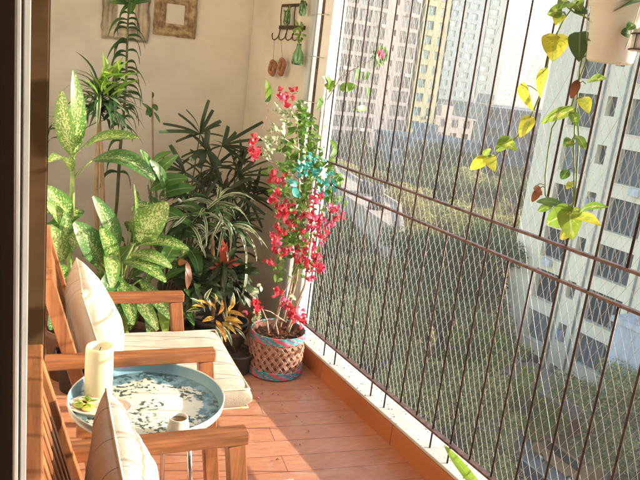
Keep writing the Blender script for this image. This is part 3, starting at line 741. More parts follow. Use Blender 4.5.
# --- thin tall plant with curling dark leaves
base = V((.86, 3.62, 0))
t = thing('tall_thin_dracaena', base, 'tall thin dracaena with drooping dark leaves in front of the greyish driftwood frame', 'potted plant', 'potted plants along the end wall')
pot(t, base, .11, .2, M['blackpot'])
ST = [(112,250),(117,200),(120,150),(124,110),(126,80),(127,50),(128,20),(130,-8)]
sp = [A(x, y, 3.62) for x, y in ST]
MB().tube([base+V((0,0,.17))]+sp, [.009]*4+[.007,.006,.006,.005,.004], 7).build('stem', M['dstem'], t)
b = MB()
def on(yv):
    for (x0,y0),(x1,y1) in zip(ST[:-1], ST[1:]):
        if y1 <= yv <= y0: return A(x0+(x1-x0)*(yv-y0)/(y1-y0), yv, 3.62)
    return A(127, yv, 3.62)
for y0 in [14+i*5.4+R.uniform(-2.5,2.5) for i in range(20)] + list(range(125, 185, 16)):
    for s_ in (-1, 1):
        p = on(y0+R.uniform(-3,3)); k = R.uniform(.65,1.35)
        if R.random() < .12: continue
        mid = p + V((s_*R.uniform(.035,.055)*k, R.uniform(-.03,.02), R.uniform(.005,.03))); q = p + V((s_*R.uniform(.055,.085)*k, R.uniform(-.06,.02), -R.uniform(.05,.10)))
        # curled: two-stage leaf
        st = len(b.v); n = 7
        for i in range(n+1):
            tt = i/n; c = p*(1-tt)**2 + (mid+V((s_*.02,0,.01)))*2*tt*(1-tt) + q*tt*tt
            w = .0125*(math.sin(math.pi*min(.99, tt*.9+.08)))**.6; b.v += [c+V((0,-w,-w*.6)), c+V((-s_*w*.5,0,w*.3)), c+V((0,w,w*.6))]
        for i in range(n):
            a = st+i*3; b.face([a,a+1,a+4,a+3], [(0,0),(.5,0),(.5,1),(0,1)], 0, True); b.face([a+1,a+2,a+5,a+4], [(.5,0),(1,0),(1,1),(.5,1)], 0, True)
b.build('foliage', M['drac'], t)
b = MB()
for i in range(14):
    p = A(129, 4, 3.62); d = V((R.uniform(-.35,.35), R.uniform(-.4,.2), R.uniform(-.5,1))).normalized(); b.leaf(p, p+d*.11, .02, up=(0,-1,.3), sag=.1, shape='lance', n=5)
b.leaf(A(121,-2,3.6), A(138,3,3.5), .03, up=(0,-1,1)); b.leaf(A(130,14,3.6), A(133,-6,3.5), .05, up=(.2,-1,.2))
b.build('top_tuft', M['rubber'], t)

# --- stake with small leaves
base = V((.93, 3.42, 0))
t = thing('staked_sapling', base, 'thin reddish bare stake with a few small leaves near its top', 'potted plant', 'potted plants along the end wall')
pot(t, base, .10, .2, M['claypot'])
MB().tube([base+V((0,0,.15)), A(153,230,3.42), A(153,160,3.42), A(152.5,120,3.42), A(152.5,92,3.42)], [.006,.0055,.005,.005,.004], 7).build('stake', M['cane'], t)
b = MB()
for (x0,y0,x1,y1,w) in ((152,112,142,103,.02),(151,108,146,115,.035),(153,104,157,111,.03),(154,112,160,123,.016),(151,117,147,107,.03),(152,98,153,92,.012)):
    b.leaf(A(x0,y0,3.42), A(x1,y1,3.38), w, up=(0,-1,.3), sag=.1, n=5, shape='oval')
b.build('foliage', M['rubber'], t)
# --- broad dark green leaves behind (fig/peace lily)
base = V((.95, 3.15, 0))
t = thing('broad_leaf_plant', base, 'dark broad-leaved plant filling the gap below the stake', 'potted plant', 'potted plants along the end wall')
pot(t, base, .13, .22, M['claypot'])
b = MB(); bs = MB()
for (x0,y0,x1,y1,w,mm) in ((150,190,188,178,.09,0),(148,185,140,150,.07,0),(155,180,178,155,.07,0),(150,172,172,152,.06,0),(160,195,195,188,.08,0),(155,210,190,225,.08,0),(165,190,150,160,.06,0),
      (170,230,200,235,.09,0),(165,215,150,245,.08,0),(175,205,205,215,.07,0),(178,240,160,270,.08,0),(185,245,200,275,.08,0),(192,262,210,285,.08,0),(155,168,133,165,.05,0),(182,300,200,290,.07,0),(190,310,184,290,.06,0)):
    yy = R.uniform(3.0, 3.2); p, q = A(x0,y0,yy), A(x1,y1,yy-R.uniform(.05,.18)); b.leaf(p, q, w, up=(R.uniform(-.3,.3),-.8,.8), sag=.13, n=8, shape='oval', wave=.02)
    bs.tube(arc(base+V((0,0,.2)), p, .03), .004, 5)
b.build('foliage', M['rubber'], t); bs.build('petiole', M['dstem'], t)

# --- lady palm
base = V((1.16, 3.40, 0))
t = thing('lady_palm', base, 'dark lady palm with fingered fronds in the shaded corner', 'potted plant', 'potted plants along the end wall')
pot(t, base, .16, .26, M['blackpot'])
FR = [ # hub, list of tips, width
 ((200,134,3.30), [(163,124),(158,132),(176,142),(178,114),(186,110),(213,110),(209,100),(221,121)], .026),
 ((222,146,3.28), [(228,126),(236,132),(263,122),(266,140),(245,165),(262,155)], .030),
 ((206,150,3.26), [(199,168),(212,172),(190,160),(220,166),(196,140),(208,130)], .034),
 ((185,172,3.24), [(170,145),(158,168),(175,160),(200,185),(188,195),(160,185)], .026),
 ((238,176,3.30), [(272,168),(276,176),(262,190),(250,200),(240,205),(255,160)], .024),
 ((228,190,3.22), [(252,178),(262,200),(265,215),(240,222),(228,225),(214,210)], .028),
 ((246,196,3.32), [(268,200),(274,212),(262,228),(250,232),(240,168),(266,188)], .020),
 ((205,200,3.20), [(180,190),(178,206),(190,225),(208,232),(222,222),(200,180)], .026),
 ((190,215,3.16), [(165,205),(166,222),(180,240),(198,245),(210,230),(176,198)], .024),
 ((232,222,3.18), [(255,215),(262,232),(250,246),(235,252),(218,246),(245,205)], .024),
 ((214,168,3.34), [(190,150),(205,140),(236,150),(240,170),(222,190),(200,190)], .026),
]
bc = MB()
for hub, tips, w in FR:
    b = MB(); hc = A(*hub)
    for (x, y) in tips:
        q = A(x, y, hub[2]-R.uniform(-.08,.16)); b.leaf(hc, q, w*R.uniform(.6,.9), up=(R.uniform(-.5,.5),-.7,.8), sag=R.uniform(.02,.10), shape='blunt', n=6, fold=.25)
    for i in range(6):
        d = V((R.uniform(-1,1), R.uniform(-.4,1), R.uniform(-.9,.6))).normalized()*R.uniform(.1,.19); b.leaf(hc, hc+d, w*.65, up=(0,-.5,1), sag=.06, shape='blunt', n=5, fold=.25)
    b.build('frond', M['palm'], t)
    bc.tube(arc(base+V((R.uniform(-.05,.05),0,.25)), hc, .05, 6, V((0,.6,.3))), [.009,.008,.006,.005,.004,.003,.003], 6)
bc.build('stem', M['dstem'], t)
# --- spider-like striped leaves under the palm
base = V((1.18, 3.05, 0))
t = thing('striped_spider_plant', base, 'spider plant with arching white-edged leaves below the palm', 'potted plant', 'potted plants along the end wall')
pot(t, base, .12, .22, M['blackpot'])
MB().tube([base+V((0,0,.18)), A(214,300,3.05), A(212,225,3.05)], [.012,.010,.008], 7).build('stem', M['cane'], t)
b = MB(); bb = MB()
for hub, n_ in (((205,214,3.04),20), ((190,225,3.02),16), ((226,226,3.04),22), ((214,205,3.05),14)):
    hc = A(*hub)
    for i in range(n_):
        a = R.uniform(0,6.28); d = V((math.cos(a), math.sin(a)*.7-.15, R.uniform(-.75,.5))).normalized(); (b if R.random() < .6 else bb).leaf(hc+rv(.015), hc+d*R.uniform(.12,.24), R.uniform(.012,.02), up=(0,-.4,1), sag=R.uniform(.15,.3), shape='strap', n=7)
for (x0,y0,x1,y1) in ((240,232,246,268),(246,232,257,262),(250,228,262,245),(196,240,206,258),(186,215,172,228),(222,240,228,262),(246,262,240,300)):
    b.leaf(A(x0,y0,3.0), A(x1,y1,2.95), .014, up=(.3,-1,.5), sag=.12, shape='strap', n=7)
b.build('striped_foliage', M['spider'], t); bb.build('foliage', M['drac'], t)
# --- red bromeliad
base = V((1.24, 2.98, 0))
t = thing('red_bromeliad', base, 'small bromeliad with red upright leaves in the middle of the pots', 'potted plant', 'potted plants along the end wall')
pot(t, base, .10, .18, M['claypot'])
MB().tube([base+V((0,0,.15)), A(222,285,2.98), A(222,272,2.98)], [.012,.010,.010], 7).build('stem', M['dstem'], t)
b = MB(); hc = A(223,268,2.98)
for (x,y) in ((223,238),(227,242),(220,243),(238,258),(243,262),(214,262),(208,268),(230,256)):
    b.leaf(hc, A(x,y,2.96), .024, up=(0,-1,.3), sag=.05, shape='lance', n=6)
b.build('red_foliage', M['redleaf'], t)
b = MB()
for i in range(26):
    a = R.uniform(0,6.28); d = V((math.cos(a), math.sin(a)*.7, R.uniform(-.6,.5))).normalized(); b.leaf(hc, hc+d*R.uniform(.1,.17), .028, up=(0,-.4,1), sag=.2, shape='lance', n=6)
b.build('foliage', M['palm'], t)
# --- croton
base = V((1.24, 2.84, 0))
t = thing('croton', base, 'low croton with orange and yellow leaves beside the seat cushion corner', 'potted plant', 'potted plants along the end wall')
pot(t, base, .085, .11, M['blackpot'])
b = MB(); hc = A(222,318,2.84); bs = MB().tube([base+V((0,0,.08)), hc+V((0,0,.03))], .006, 6); bs.build('stem', M['dstem'], t)
for (x0,y0,x1,y1,w) in ((224,318,243,324,.03),(226,312,245,317,.026),(218,315,222,300,.028),(216,312,208,302,.024),(222,322,236,334,.026),(216,320,224,338,.024),(212,310,196,300,.022),(214,305,215,294,.022),(228,314,236,303,.024),(214,318,202,322,.024),(226,320,242,330,.022),(230,308,233,298,.02),(206,308,192,306,.02),(220,325,226,342,.024)):
    b.leaf(A(x0,y0,2.82+R.uniform(-.03,.03)), A(x1,y1,2.76), w, up=(0,-.7,1), sag=.12, n=6)
b.build('orange_foliage', M['croton'], t)
b = MB()
for (x0,y0,x1,y1,w) in ((230,310,233,292,.022),(205,312,190,298,.024),(200,310,186,312,.022),(222,326,232,346,.022),(235,328,246,340,.016),(205,300,212,288,.02),(216,326,222,350,.02)):
    b.leaf(A(x0,y0,2.84), A(x1,y1,2.8), w, up=(0,-.7,1), sag=.12, n=6)
b.build('pale_foliage', M['spider'], t)
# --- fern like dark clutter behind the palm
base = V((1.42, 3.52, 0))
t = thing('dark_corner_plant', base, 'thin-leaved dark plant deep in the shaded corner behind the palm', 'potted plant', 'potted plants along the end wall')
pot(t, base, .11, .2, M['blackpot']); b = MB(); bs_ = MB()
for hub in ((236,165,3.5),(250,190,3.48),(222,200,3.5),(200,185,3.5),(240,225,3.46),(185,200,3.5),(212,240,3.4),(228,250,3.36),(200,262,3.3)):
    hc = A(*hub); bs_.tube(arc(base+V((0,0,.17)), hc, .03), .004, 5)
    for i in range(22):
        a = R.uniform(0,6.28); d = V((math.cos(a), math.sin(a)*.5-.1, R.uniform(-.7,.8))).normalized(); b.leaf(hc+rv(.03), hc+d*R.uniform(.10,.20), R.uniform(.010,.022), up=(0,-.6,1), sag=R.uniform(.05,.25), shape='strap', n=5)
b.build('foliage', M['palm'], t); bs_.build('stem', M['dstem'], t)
# --- small dark plants low between pots
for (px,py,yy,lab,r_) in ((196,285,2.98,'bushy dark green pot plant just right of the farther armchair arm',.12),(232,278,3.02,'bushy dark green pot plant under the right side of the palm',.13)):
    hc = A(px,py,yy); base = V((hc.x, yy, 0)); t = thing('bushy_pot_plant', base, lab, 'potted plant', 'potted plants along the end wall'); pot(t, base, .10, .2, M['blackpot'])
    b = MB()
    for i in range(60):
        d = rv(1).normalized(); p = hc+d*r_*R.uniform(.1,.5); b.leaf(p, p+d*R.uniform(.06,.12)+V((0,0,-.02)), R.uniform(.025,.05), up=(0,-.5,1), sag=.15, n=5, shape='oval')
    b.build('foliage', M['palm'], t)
    MB().tube([base+V((0,0,.17)), hc], .008, 6).build('stem', M['dstem'], t)
p = A(182,262,2.86); t = thing('fallen_dry_leaf', A(187,268,2.86), 'curled dry brown leaf caught behind the chair arm', 'leaf')
b = MB(); b.leaf(A(178,263,2.86), A(188,262,2.82), .03, up=(0,-1,.5), sag=.2, n=6); b.leaf(A(187,262,2.84), A(187,290,2.80), .035, up=(.2,-1,.2), sag=.1, n=7, wave=.1); b.build('blade', M['dryleaf'], t)

# ------------------------------------------------------------------ bougainvillea in woven pot
PB = V((1.437, 2.80, 0)); PR = .132; PH = .222
t = thing('potted_bougainvillea', PB, 'tall bougainvillea with red and magenta flowers in a round woven basket pot', 'potted plant')
def weave_mat():
    m, nt, b = nmat('woven_rope'); n = noi(nt, mapping(nt, (60,60,60)), 1, 3)
    link(nt, ramp(nt, n, [(.35, (.36,.17,.11)), (.65, (.62,.38,.28))]), b.inputs['Base Color']); b.inputs['Roughness'].default_value = .85; bump(nt, b, n, .6, .003); return m
M['weave'] = weave_mat()
def band_mat():
    m, nt, b = nmat('coloured_rope_band'); v = mapping(nt, (1,1,1), src='UV'); sep = nt.nodes.new('ShaderNodeSeparateXYZ'); link(nt, v, sep.inputs[0])
    f = math_(nt, 'FRACT', math_(nt, 'ADD', math_(nt, 'MULTIPLY', sep.outputs[0], 6.), math_(nt,'MULTIPLY', sep.outputs[1], .12)))
    c = ramp(nt, f, [(0, (.05,.30,.30)), (.25, (.60,.10,.12)), (.45, (.45,.16,.30)), (.62, (.08,.35,.30)), (.8, (.14,.16,.34)), (.93, (.55,.25,.20))], 'CONSTANT')
    link(nt, c, b.inputs['Base Color']); b.inputs['Roughness'].default_value = .85; bump(nt, b, noi(nt, mapping(nt, (90,90,90)), 1, 2), .6, .003); return m
M['band'] = band_mat(); M['liner'] = noisy('dark_brown_liner', (.10,.04,.02), (.20,.085,.05), 20, .8)
MB().lathe([(.001,.002),(PR-.006,.002),(PR-.002,.1),(PR+.0,PH-.004),(PR-.008,PH-.004),(PR-.012,.19),(.001,.19)], 48, PB, cap0=False).build('pot', M['liner'], t)
MB().lathe([(.001,.196),(.06,.200),(PR-.012,.194)], 30, PB, cap0=False, wob=lambda a,i: .03*math.sin(a*5)).build('soil', M['soil'], t)
b = MB()
for i in range(150):
    a = R.uniform(0,6.28); r_ = R.uniform(0,.11); p = PB+V((math.cos(a)*r_, math.sin(a)*r_, .20+R.uniform(0,.012))); d = rv(1); d.z *= .4; b.leaf(p, p+d.normalized()*R.uniform(.012,.03), .014, up=(R.uniform(-.4,.4),-.2,1), sag=.15, n=3, shape='oval')
tag(b.build('leaf_litter', M['dryleaf'], t), None, None, kind='stuff')
for i in range(7):
    a = R.uniform(0,6.28); q = PB+V((math.cos(a)*.05, math.sin(a)*.04, .2)); MB().tube([q, q+V((R.uniform(-.03,.03), R.uniform(-.02,.02), .07)), q+V((R.uniform(-.06,.06), R.uniform(-.04,.04), R.uniform(.12,.22)))], [.005,.004,.003], 6).build('cane', M['pstem'], t)
b = MB(); NS = 22
for s_ in (-1, 1):
    for k in range(NS):
        for off in (-.35, 0, .35):
            pts = []
            for i in range(13):
                tt = i/12; a = 2*math.pi*(k+off*.55)/NS + s_*tt*2*math.pi*3/NS; rr = PR+.001+.004*math.cos(tt*6*math.pi/1+ (0 if s_ > 0 else math.pi)); z = .040+tt*.150
                pts.append(PB+V((math.cos(a)*rr, math.sin(a)*rr, z)))
            b.tube(pts, .0021, 5, cap=False)
b.build('weave', M['weave'], t)
for z0, nn in ((.006, 5), (PH-.036, 5)):
    for i in range(nn):
        z = z0+.0045+i*.0076; b = MB(); N = 88
        pts = [PB+V((math.cos(2*math.pi*k/N)*(PR+.003+.0015*math.sin(k*math.pi/2+i)), math.sin(2*math.pi*k/N)*(PR+.003+.0015*math.sin(k*math.pi/2+i)), z)) for k in range(N+1)]
        st = 0; b.tube(pts, .0046, 6, cap=False)
        for q, u in enumerate(b.uv): pass
        b.uv = [[((j//6)/N, i) for _ in range(4)] for j in range(len(b.f))]
        b.build('rope_band', M['band'], t)
# canes
B = lambda px, py, y=2.8: at(px, py, 'y', y)
canes = [[(285,322,2.8),(296,280,2.84),(301,230,2.86),(306,180,2.88),(316,150,2.88),(322,100,2.88)],
         [(282,322,2.8),(290,290,2.8),(297,250,2.82),(299,200,2.82),(300,150,2.84),(296,110,2.86)],
         [(290,322,2.8),(306,285,2.82),(311,240,2.84),(314,190,2.86),(321,140,2.88),(327,88,2.88)],
         [(278,322,2.8),(281,300,2.78),(290,280,2.76),(300,260,2.76)],
         [(300,150,2.84),(280,135,2.85),(262,128,2.88),(268,112,2.88),(266,95,2.88)],
         [(327,100,2.88),(340,76,2.84),(356,68,2.80),(372,60,2.75),(380,56,2.72)],
         [(345,74,2.83),(352,90,2.82),(358,110,2.80)],
         [(286,322,2.8),(270,312,2.75),(258,308,2.72)],
         [(300,180,2.84),(275,165,2.84),(258,155,2.84)],
         [(300,200,2.84),(280,200,2.8),(275,230,2.78)], [(305,200,2.84),(325,205,2.84),(333,215,2.84)]]
for ci, c_ in enumerate(canes):
    pts = [B(*q) for q in c_]; n_ = len(pts)
    for i in range(1, n_-1): pts[i] = pts[i]+rv(.006)
    r0 = .0065 if ci < 3 else .003
    MB().tube(pts, [r0*(1-.5*i/(n_-1)) for i in range(n_)], 7).build('cane', M['pstem'], t)
# foliage
bL, bV = MB(), MB()
def cl(b, px, py, y, n, sp, size, up=None, shape='oval'):
    c = B(px, py, y)
    for i in range(n):
        p = c + V((R.gauss(0,sp), R.gauss(0,sp), R.gauss(0,sp))); d = rv(1).normalized(); d.z -= .2
        b.leaf(p, p+d*size*R.uniform(.7,1.2), size*.62*R.uniform(.8,1.1), up=up or (R.uniform(-.6,.6),-.7,.8), sag=.1, n=4, shape=shape)
for (x,y,yy,n_,sp) in ((304,118,2.9,9,.03),(296,132,2.88,12,.03),(290,150,2.88,12,.03),(305,165,2.9,14,.035),(300,190,2.88,14,.035),(310,200,2.86,12,.03),(290,240,2.86,12,.03),(304,240,2.86,10,.03),(338,178,2.82,5,.015),(300,112,2.86,10,.02),(305,125,2.86,12,.022),(310,140,2.86,14,.025),(314,152,2.86,12,.022),(300,150,2.86,10,.02),(318,165,2.86,12,.02),(330,165,2.84,7,.02),(335,185,2.84,7,.02),(330,195,2.84,7,.02),(338,200,2.84,5,.014),
     (290,165,2.82,14,.03),(282,185,2.8,12,.03),(295,200,2.8,14,.03),(285,215,2.8,12,.03),(300,225,2.8,14,.025),(288,235,2.8,12,.025),(295,245,2.8,12,.02),(305,255,2.8,8,.02),(283,255,2.8,8,.02),(278,270,2.8,6,.02),(300,270,2.8,6,.02),
     (325,180,2.84,8,.02),(312,178,2.82,8,.02),(276,170,2.84,6,.02),(276,195,2.84,6,.02)):
    cl(bL, x, y, yy, n_*2, sp, .036)
for (x,y,yy,n_,sp) in ((272,140,2.86,12,.02),(278,128,2.86,8,.02),(288,118,2.86,10,.02),(283,110,2.86,6,.014),(264,140,2.86,8,.02),(270,155,2.84,8,.02),(295,108,2.86,6,.02),(256,315,2.72,7,.012),(258,292,2.74,4,.008),(300,210,2.78,6,.02),(290,295,2.78,3,.01),(305,235,2.78,4,.02)):
    cl(bV, x, y, yy, int(n_*1.6), sp, .034)
for (x0,y0,x1,y1,w) in ((268,98,266,79,.040),(266,102,271,94,.02),(326,88,336,80,.04),(330,92,328,76,.035),(340,88,358,86,.045),(350,86,344,92,.035),(364,80,368,70,.035),(360,70,355,80,.04),(366,108,352,110,.03),(368,96,366,86,.028),(330,84,322,76,.03),(322,98,316,110,.03),(331,140,336,150,.03),(336,148,330,158,.03)):
    bL.leaf(B(x0,y0,2.84), B(x1,y1,2.80), w, up=(0,-1,.3), sag=.1, n=5, shape='heart')
for k in range(11):
    a = k*.57; p = B(379,56,2.72); bL.leaf(p, p+V((math.cos(a)*.05, -.01, math.sin(a)*.05)), .045, up=(0,-1,.2), sag=.12, n=4, shape='heart')
bL.build('foliage', M['bgleaf'], t); bV.build('variegated_foliage', M['bvar'], t)
# flowers
FL = [(253,140,1),(257,155,1),(253,149,.8),(276,176,1),(281,182,.8),(275,194,.7),(272,200,.7),(283,97,1.),(290,94,1),(285,104,.6),
      (278,212,1),(285,215,1),(291,210,.9),(290,222,1),(279,228,1),(277,240,1),(271,262,.0),(284,250,1),(279,252,.8),(272,236,.7),(314,200,1.1),(320,196,.8),(335,210,1.1),(338,216,.6),(308,213,1),(315,216,1.1),(322,220,1),
      (330,226,.9),(312,226,1),(318,232,1),(304,232,.6),(322,238,.8),(308,242,1),(296,254,1),(302,256,1),(312,252,1.1),(318,258,.8),(314,264,1),(309,268,.6),(322,268,1),(310,278,1),(304,262,.8),(287,205,.7),(300,216,.8),(270,262,.6),
      (257,306,1),(254,303,.6),(278,292,.8),(289,306,.9),(292,313,1),(300,313,1.),(303,320,.9),(285,303,.6)]
bR, bP = MB(), MB()
def flower(b, c, s):
    """three papery bracts"""
    ax = V((R.uniform(-1,1), R.uniform(-1.2,.3), R.uniform(-.6,1))).normalized(); u = ax.cross(V((.3,.2,1))).normalized(); w = ax.cross(u); a0 = R.uniform(0,6)
    for k in range(3):
        a = a0+k*2.094; d = (u*math.cos(a)+w*math.sin(a))*.8+ax*.6; b.leaf(c, c+d*s, s*.85, up=ax, sag=-.12, n=4, shape='oval', fold=.3)
for (x,y,s_) in FL + [(379.5,54,-1)]:
    if not s_: continue
    fb = MB(); st_ = s_
    if s_ < 0:
        for i in range(9): flower(fb, B(x,y,2.68)+rv(.012), .018)
        fb.build('flower_cluster', M['pink'], t); continue
    for i in range(int(7.5*s_)):
        c = B(x,y,2.76 if y < 280 else 2.70) + V((R.gauss(0,.014*s_), R.gauss(0,.02), R.gauss(0,.014*s_)))
        n0 = len(fb.f); flower(fb, c, .021); pk = (x > 296 and R.random() < .38 and y > 190) or R.random() < .12
        if pk: fb.mi[n0:] = [1]*(len(fb.f)-n0)
    fb.build('flower_cluster', [M['bract'], M['pink']], t)
# turquoise cluster
t2 = thing('turquoise_ornament', B(312,172,2.74), 'turquoise leafy cluster hung among the bougainvillea branches', 'ornament')
b = MB()
for (x,y,n_) in ((308,165,9),(314,172,14),(312,160,8),(292,182,4),(297,192,3),(318,162,6),(324,182,7),(328,176,6),(320,190,6),(304,174,8),(300,163,5),(331,186,4)):
    for i in range(n_):
        c = B(x,y,2.74)+V((R.gauss(0,.010), R.gauss(0,.015), R.gauss(0,.010))); d = rv(1).normalized(); b.leaf(c, c+d*R.uniform(.018,.034), .017, up=(R.uniform(-.6,.6),-1,.5), sag=.1, n=4, shape='oval')
b.leaf(B(288,180,2.73), B(297,186,2.73), .035, up=(0,-1,.4), n=5, shape='oval'); b.leaf(B(293,188,2.73), B(298,197,2.73), .04, up=(0,-1,.3), n=5, shape='oval')
b.build('petals', M['teal'], t2)
MB().tube([B(300,163,2.75), B(312,172,2.76), B(326,182,2.75)], .002, 5).build('wire', M['dstem'], t2)

# ------------------------------------------------------------------ hanging pothos, top right
G = lambda px, py, x=1.50: at(px, py, 'x', x)
pc = G(609, 63, 1.50)
t = thing('hanging_pothos', V((1.50, pc.y, pc.z)), 'cream hanging pot with trailing yellow-green pothos vines at the top right', 'hanging plant')
M['potcream'] = noisy('stone_beige_pot', (.70,.70,.62), (.80,.80,.73), 7, .7, 0, .3, .002)
hp = V((1.50, pc.y, pc.z))
MB().lathe([(.001,0),(.050,0),(.057,.006),(.066,.09),(.074,.135),(.078,.137),(.078,.152),(.071,.152),(.068,.14),(.05,.02),(.001,.02)], 40, hp, cap0=False).build('pot', M['potcream'], t)
MB().lathe([(.001,.135),(.069,.133)], 24, hp, cap0=False).build('soil', M['soil'], t)
b = MB()
for a in (10, 130, 250):
    ca, sa = math.cos(rad(a)), math.sin(rad(a)); b.tube([hp+V((.05*ca,.05*sa,-.003)), hp+V((.071*ca,.071*sa,.08)), hp+V((.081*ca,.081*sa,.15)), hp+V((.03*ca,.03*sa,.5)), hp+V((0,0,.60))], .0013, 5)
b.build('hanger_cord', M['piping'], t)
MB().tube([hp+V((0,0,.60)), hp+V((.0,.0,.66)), V((XG, hp.y, hp.z+.66))], .003, 6).build('hook', M['iron'], t)
VP = []
vines = [ [(604,30),(594,50),(582,58),(580,68),(578,90),(575,115),(574,150),(574,190),(572,225),(568,240)],
          [(590,20),(572,8),(563,20),(556,35),(548,58),(545,80),(538,100),(527,125),(515,140),(505,148),(490,160)],
          [(600,20),(588,40),(586,62),(578,85),(572,105),(560,115),(552,128),(548,150),(545,175),(545,195),(553,206)],
          [(577,110),(579,140),(577,180),(575,205)], [(560,2),(575,12),(590,18)] ]
for vi in vines:
    pts = [G(x,y,1.50-(.03 if i > 1 else 0)) for i,(x,y) in enumerate(vi)]
    pts = [p+rv(.002) for p in pts]; VP.append(pts); MB().tube(pts, [.0024]*(len(pts)-1)+[.0012], 6).build('vine', M['gstem'], t)
PL = [ # base, tip, width, mat, up
 ((562,12),(549,14),.040,'poth',(-1,-1,1)),((560,14),(556,24),.030,'yel',(-1,-1,.5)),
 ((556,34),(553,58),.062,'yel',(-1,-1,.2)),((560,38),(547,50),.045,'yel',(-1,-1,.3)),
 ((580,32),(579,58),.048,'pothdark',(-1,-.8,.0)),((545,68),(541,94),.026,'yel',(-1,-.4,.1)),
 ((521,84),(532,108),.026,'yel',(-1,-.6,.1)),((531,116),(521,135),.034,'yel',(-1,-1,.3)),
 ((500,142),(515,150),.036,'poth',(-1,-1,.7)),((510,138),(498,150),.034,'poth',(-1,-1,.7)),
 ((487,158),(472,168),.032,'yel',(-1,-1,.5)),((488,156),(494,170),.032,'yel',(-1,-1,.5)),((484,157),(490,150),.02,'poth',(-1,-1,.5)),
 ((586,84),(604,80),.030,'poth',(-1,-1,.8)),((578,80),(572,96),.022,'dryleaf',(-1,-1,.2)),((574,110),(545,122),.030,'poth',(-1,-1,.8)),
 ((582,98),(588,112),.030,'yel',(-1,-1,.4)),((572,112),(576,124),.024,'poth',(-1,-1,.4)),((572,140),(565,146),.026,'poth',(-1,-1,.8)),((576,136),(584,148),.022,'poth',(-1,-1,.8)),
 ((574,212),(550,222),.055,'poth',(-1,-1,.6)),((570,208),(572,236),.055,'poth',(-1,-.6,.4)),((563,205),(540,202),.022,'pothdark',(-1,-1,1)),
 ((580,212),(605,208),.026,'poth',(-1,-1,1)),((575,217),(598,225),.030,'yel',(-1,-1,1)),((570,228),(562,238),.024,'yel',(-1,-1,.4)),
 ((540,188),(533,200),.020,'dryleaf',(-1,-1,.2)),((535,186),(541,194),.016,'dryleaf',(-1,-1,.2)),((568,170),(562,178),.024,'poth',(-1,-1,.4)),((572,182),(567,188),.016,'yel',(-1,-1,.4)),
 ((604,14),(607,28),.034,'yel',(-1,-1,.2)),((613,10),(609,24),.036,'yel',(-1,-1,.3)),((606,28),(605,38),.020,'poth',(-1,-1,.2)),((598,18),(600,30),.034,'pothdark',(-1,-1,.3)),
 ((603,8),(592,4),.04,'poth',(-1,-1,1)),((610,4),(602,-4),.045,'poth',(-1,-1,1)),((616,6),(630,0),.045,'poth',(-1,-1,1)),((585,8),(576,12),.04,'pothdark',(-1,-1,1)),((595,6),(605,12),.035,'poth',(-1,-1,.5)),((620,8),(640,2),.06,'pothdark',(-1,-1,.8)),((588,38),(598,42),.026,'poth',(-1,-1,.4)),
 ((634,24),(628,29),.022,'poth',(-1,-1,.4)),((630,34),(622,33),.024,'pothdark',(-1,-1,.6)),((634,34),(646,30),.024,'poth',(-1,-1,.6)),((572,2),(580,10),.04,'poth',(-1,-1,.4)),((566,0),(560,8),.03,'poth',(-1,-1,.4)),
 ((553,204),(540,210),.02,'poth',(-1,-1,.4))]
bs = {}
for (p0, p1, w, mm, up_) in PL:
    p, q = G(p0[0],p0[1],1.47), G(p1[0],p1[1],1.45); q = p+(q-p)*1.15
    VS = [a.lerp(c_, k/6) for P_ in VP for a, c_ in zip(P_[:-1], P_[1:]) for k in range(6)]; nv = min(VS, key=lambda s_: (s_-p).length)
    if (nv-p).length < .09: MB().tube([nv, nv.lerp(p,.5)+V((0,0,.006)), p], .0014, 5).build('petiole', M['gstem'], t)
    bs.setdefault(mm, MB()).leaf(p, q, w*1.2, up=up_, sag=.12, n=8, shape='heart' if w > .025 else 'oval', wave=.02)
for mm, b in bs.items(): b.build({'poth':'green_leaves','yel':'yellow_leaves','pothdark':'dark_leaves','dryleaf':'dry_leaves','redleaf':'red_leaf'}[mm], M[mm], t)
# small glass holder with black wire, far right
hc = G(641, 52, 1.46)
t = thing('wire_candle_holder', hc, 'small white glass holder in a black wire ring right of the hanging pot', 'holder')
M['mglass'] = noisy('frosted_white_glass', (.6,.6,.6), (.8,.8,.8), 60, .3)
MB().lathe([(.001,0),(.024,0),(.026,.003),(.027,.05),(.0245,.05),(.023,.005),(.001,.004)], 28, cap0=False).build('glass', M['mglass'], t, world=False)
b = MB(); 
for z in (.004,.040): b.tube([V((math.cos(a*.3142)*.029, math.sin(a*.3142)*.029, z)) for a in range(21)], .0018, 6, cap=False)
for a in (0, 1.57, 3.14, 4.71): b.tube([V((math.cos(a)*.029, math.sin(a)*.029, .004)), V((math.cos(a)*.029, math.sin(a)*.029, .04))], .0014, 5)
b.tube([V((.028,0,.04)), V((.1,0,.10)), V((XG-hc.x, 0, .10))], .002, 5)
b.build('wire_ring', M['iron'], t, world=False)
# blade-like leaf on the ledge at the bottom
q0, q1 = at(487,488,'x',1.60), at(444,445,'x',1.64)
t = thing('snake_plant_leaf', at(495,500,'x',1.56), 'long green blade leaf reaching over the marble ledge at the bottom edge', 'leaf')
MB().leaf(at(500,515,'x',1.55), q1, .035, up=(-1,-.2,1), sag=.10, n=12, shape='lance', fold=.3).build('blade', M['fresh'], t)
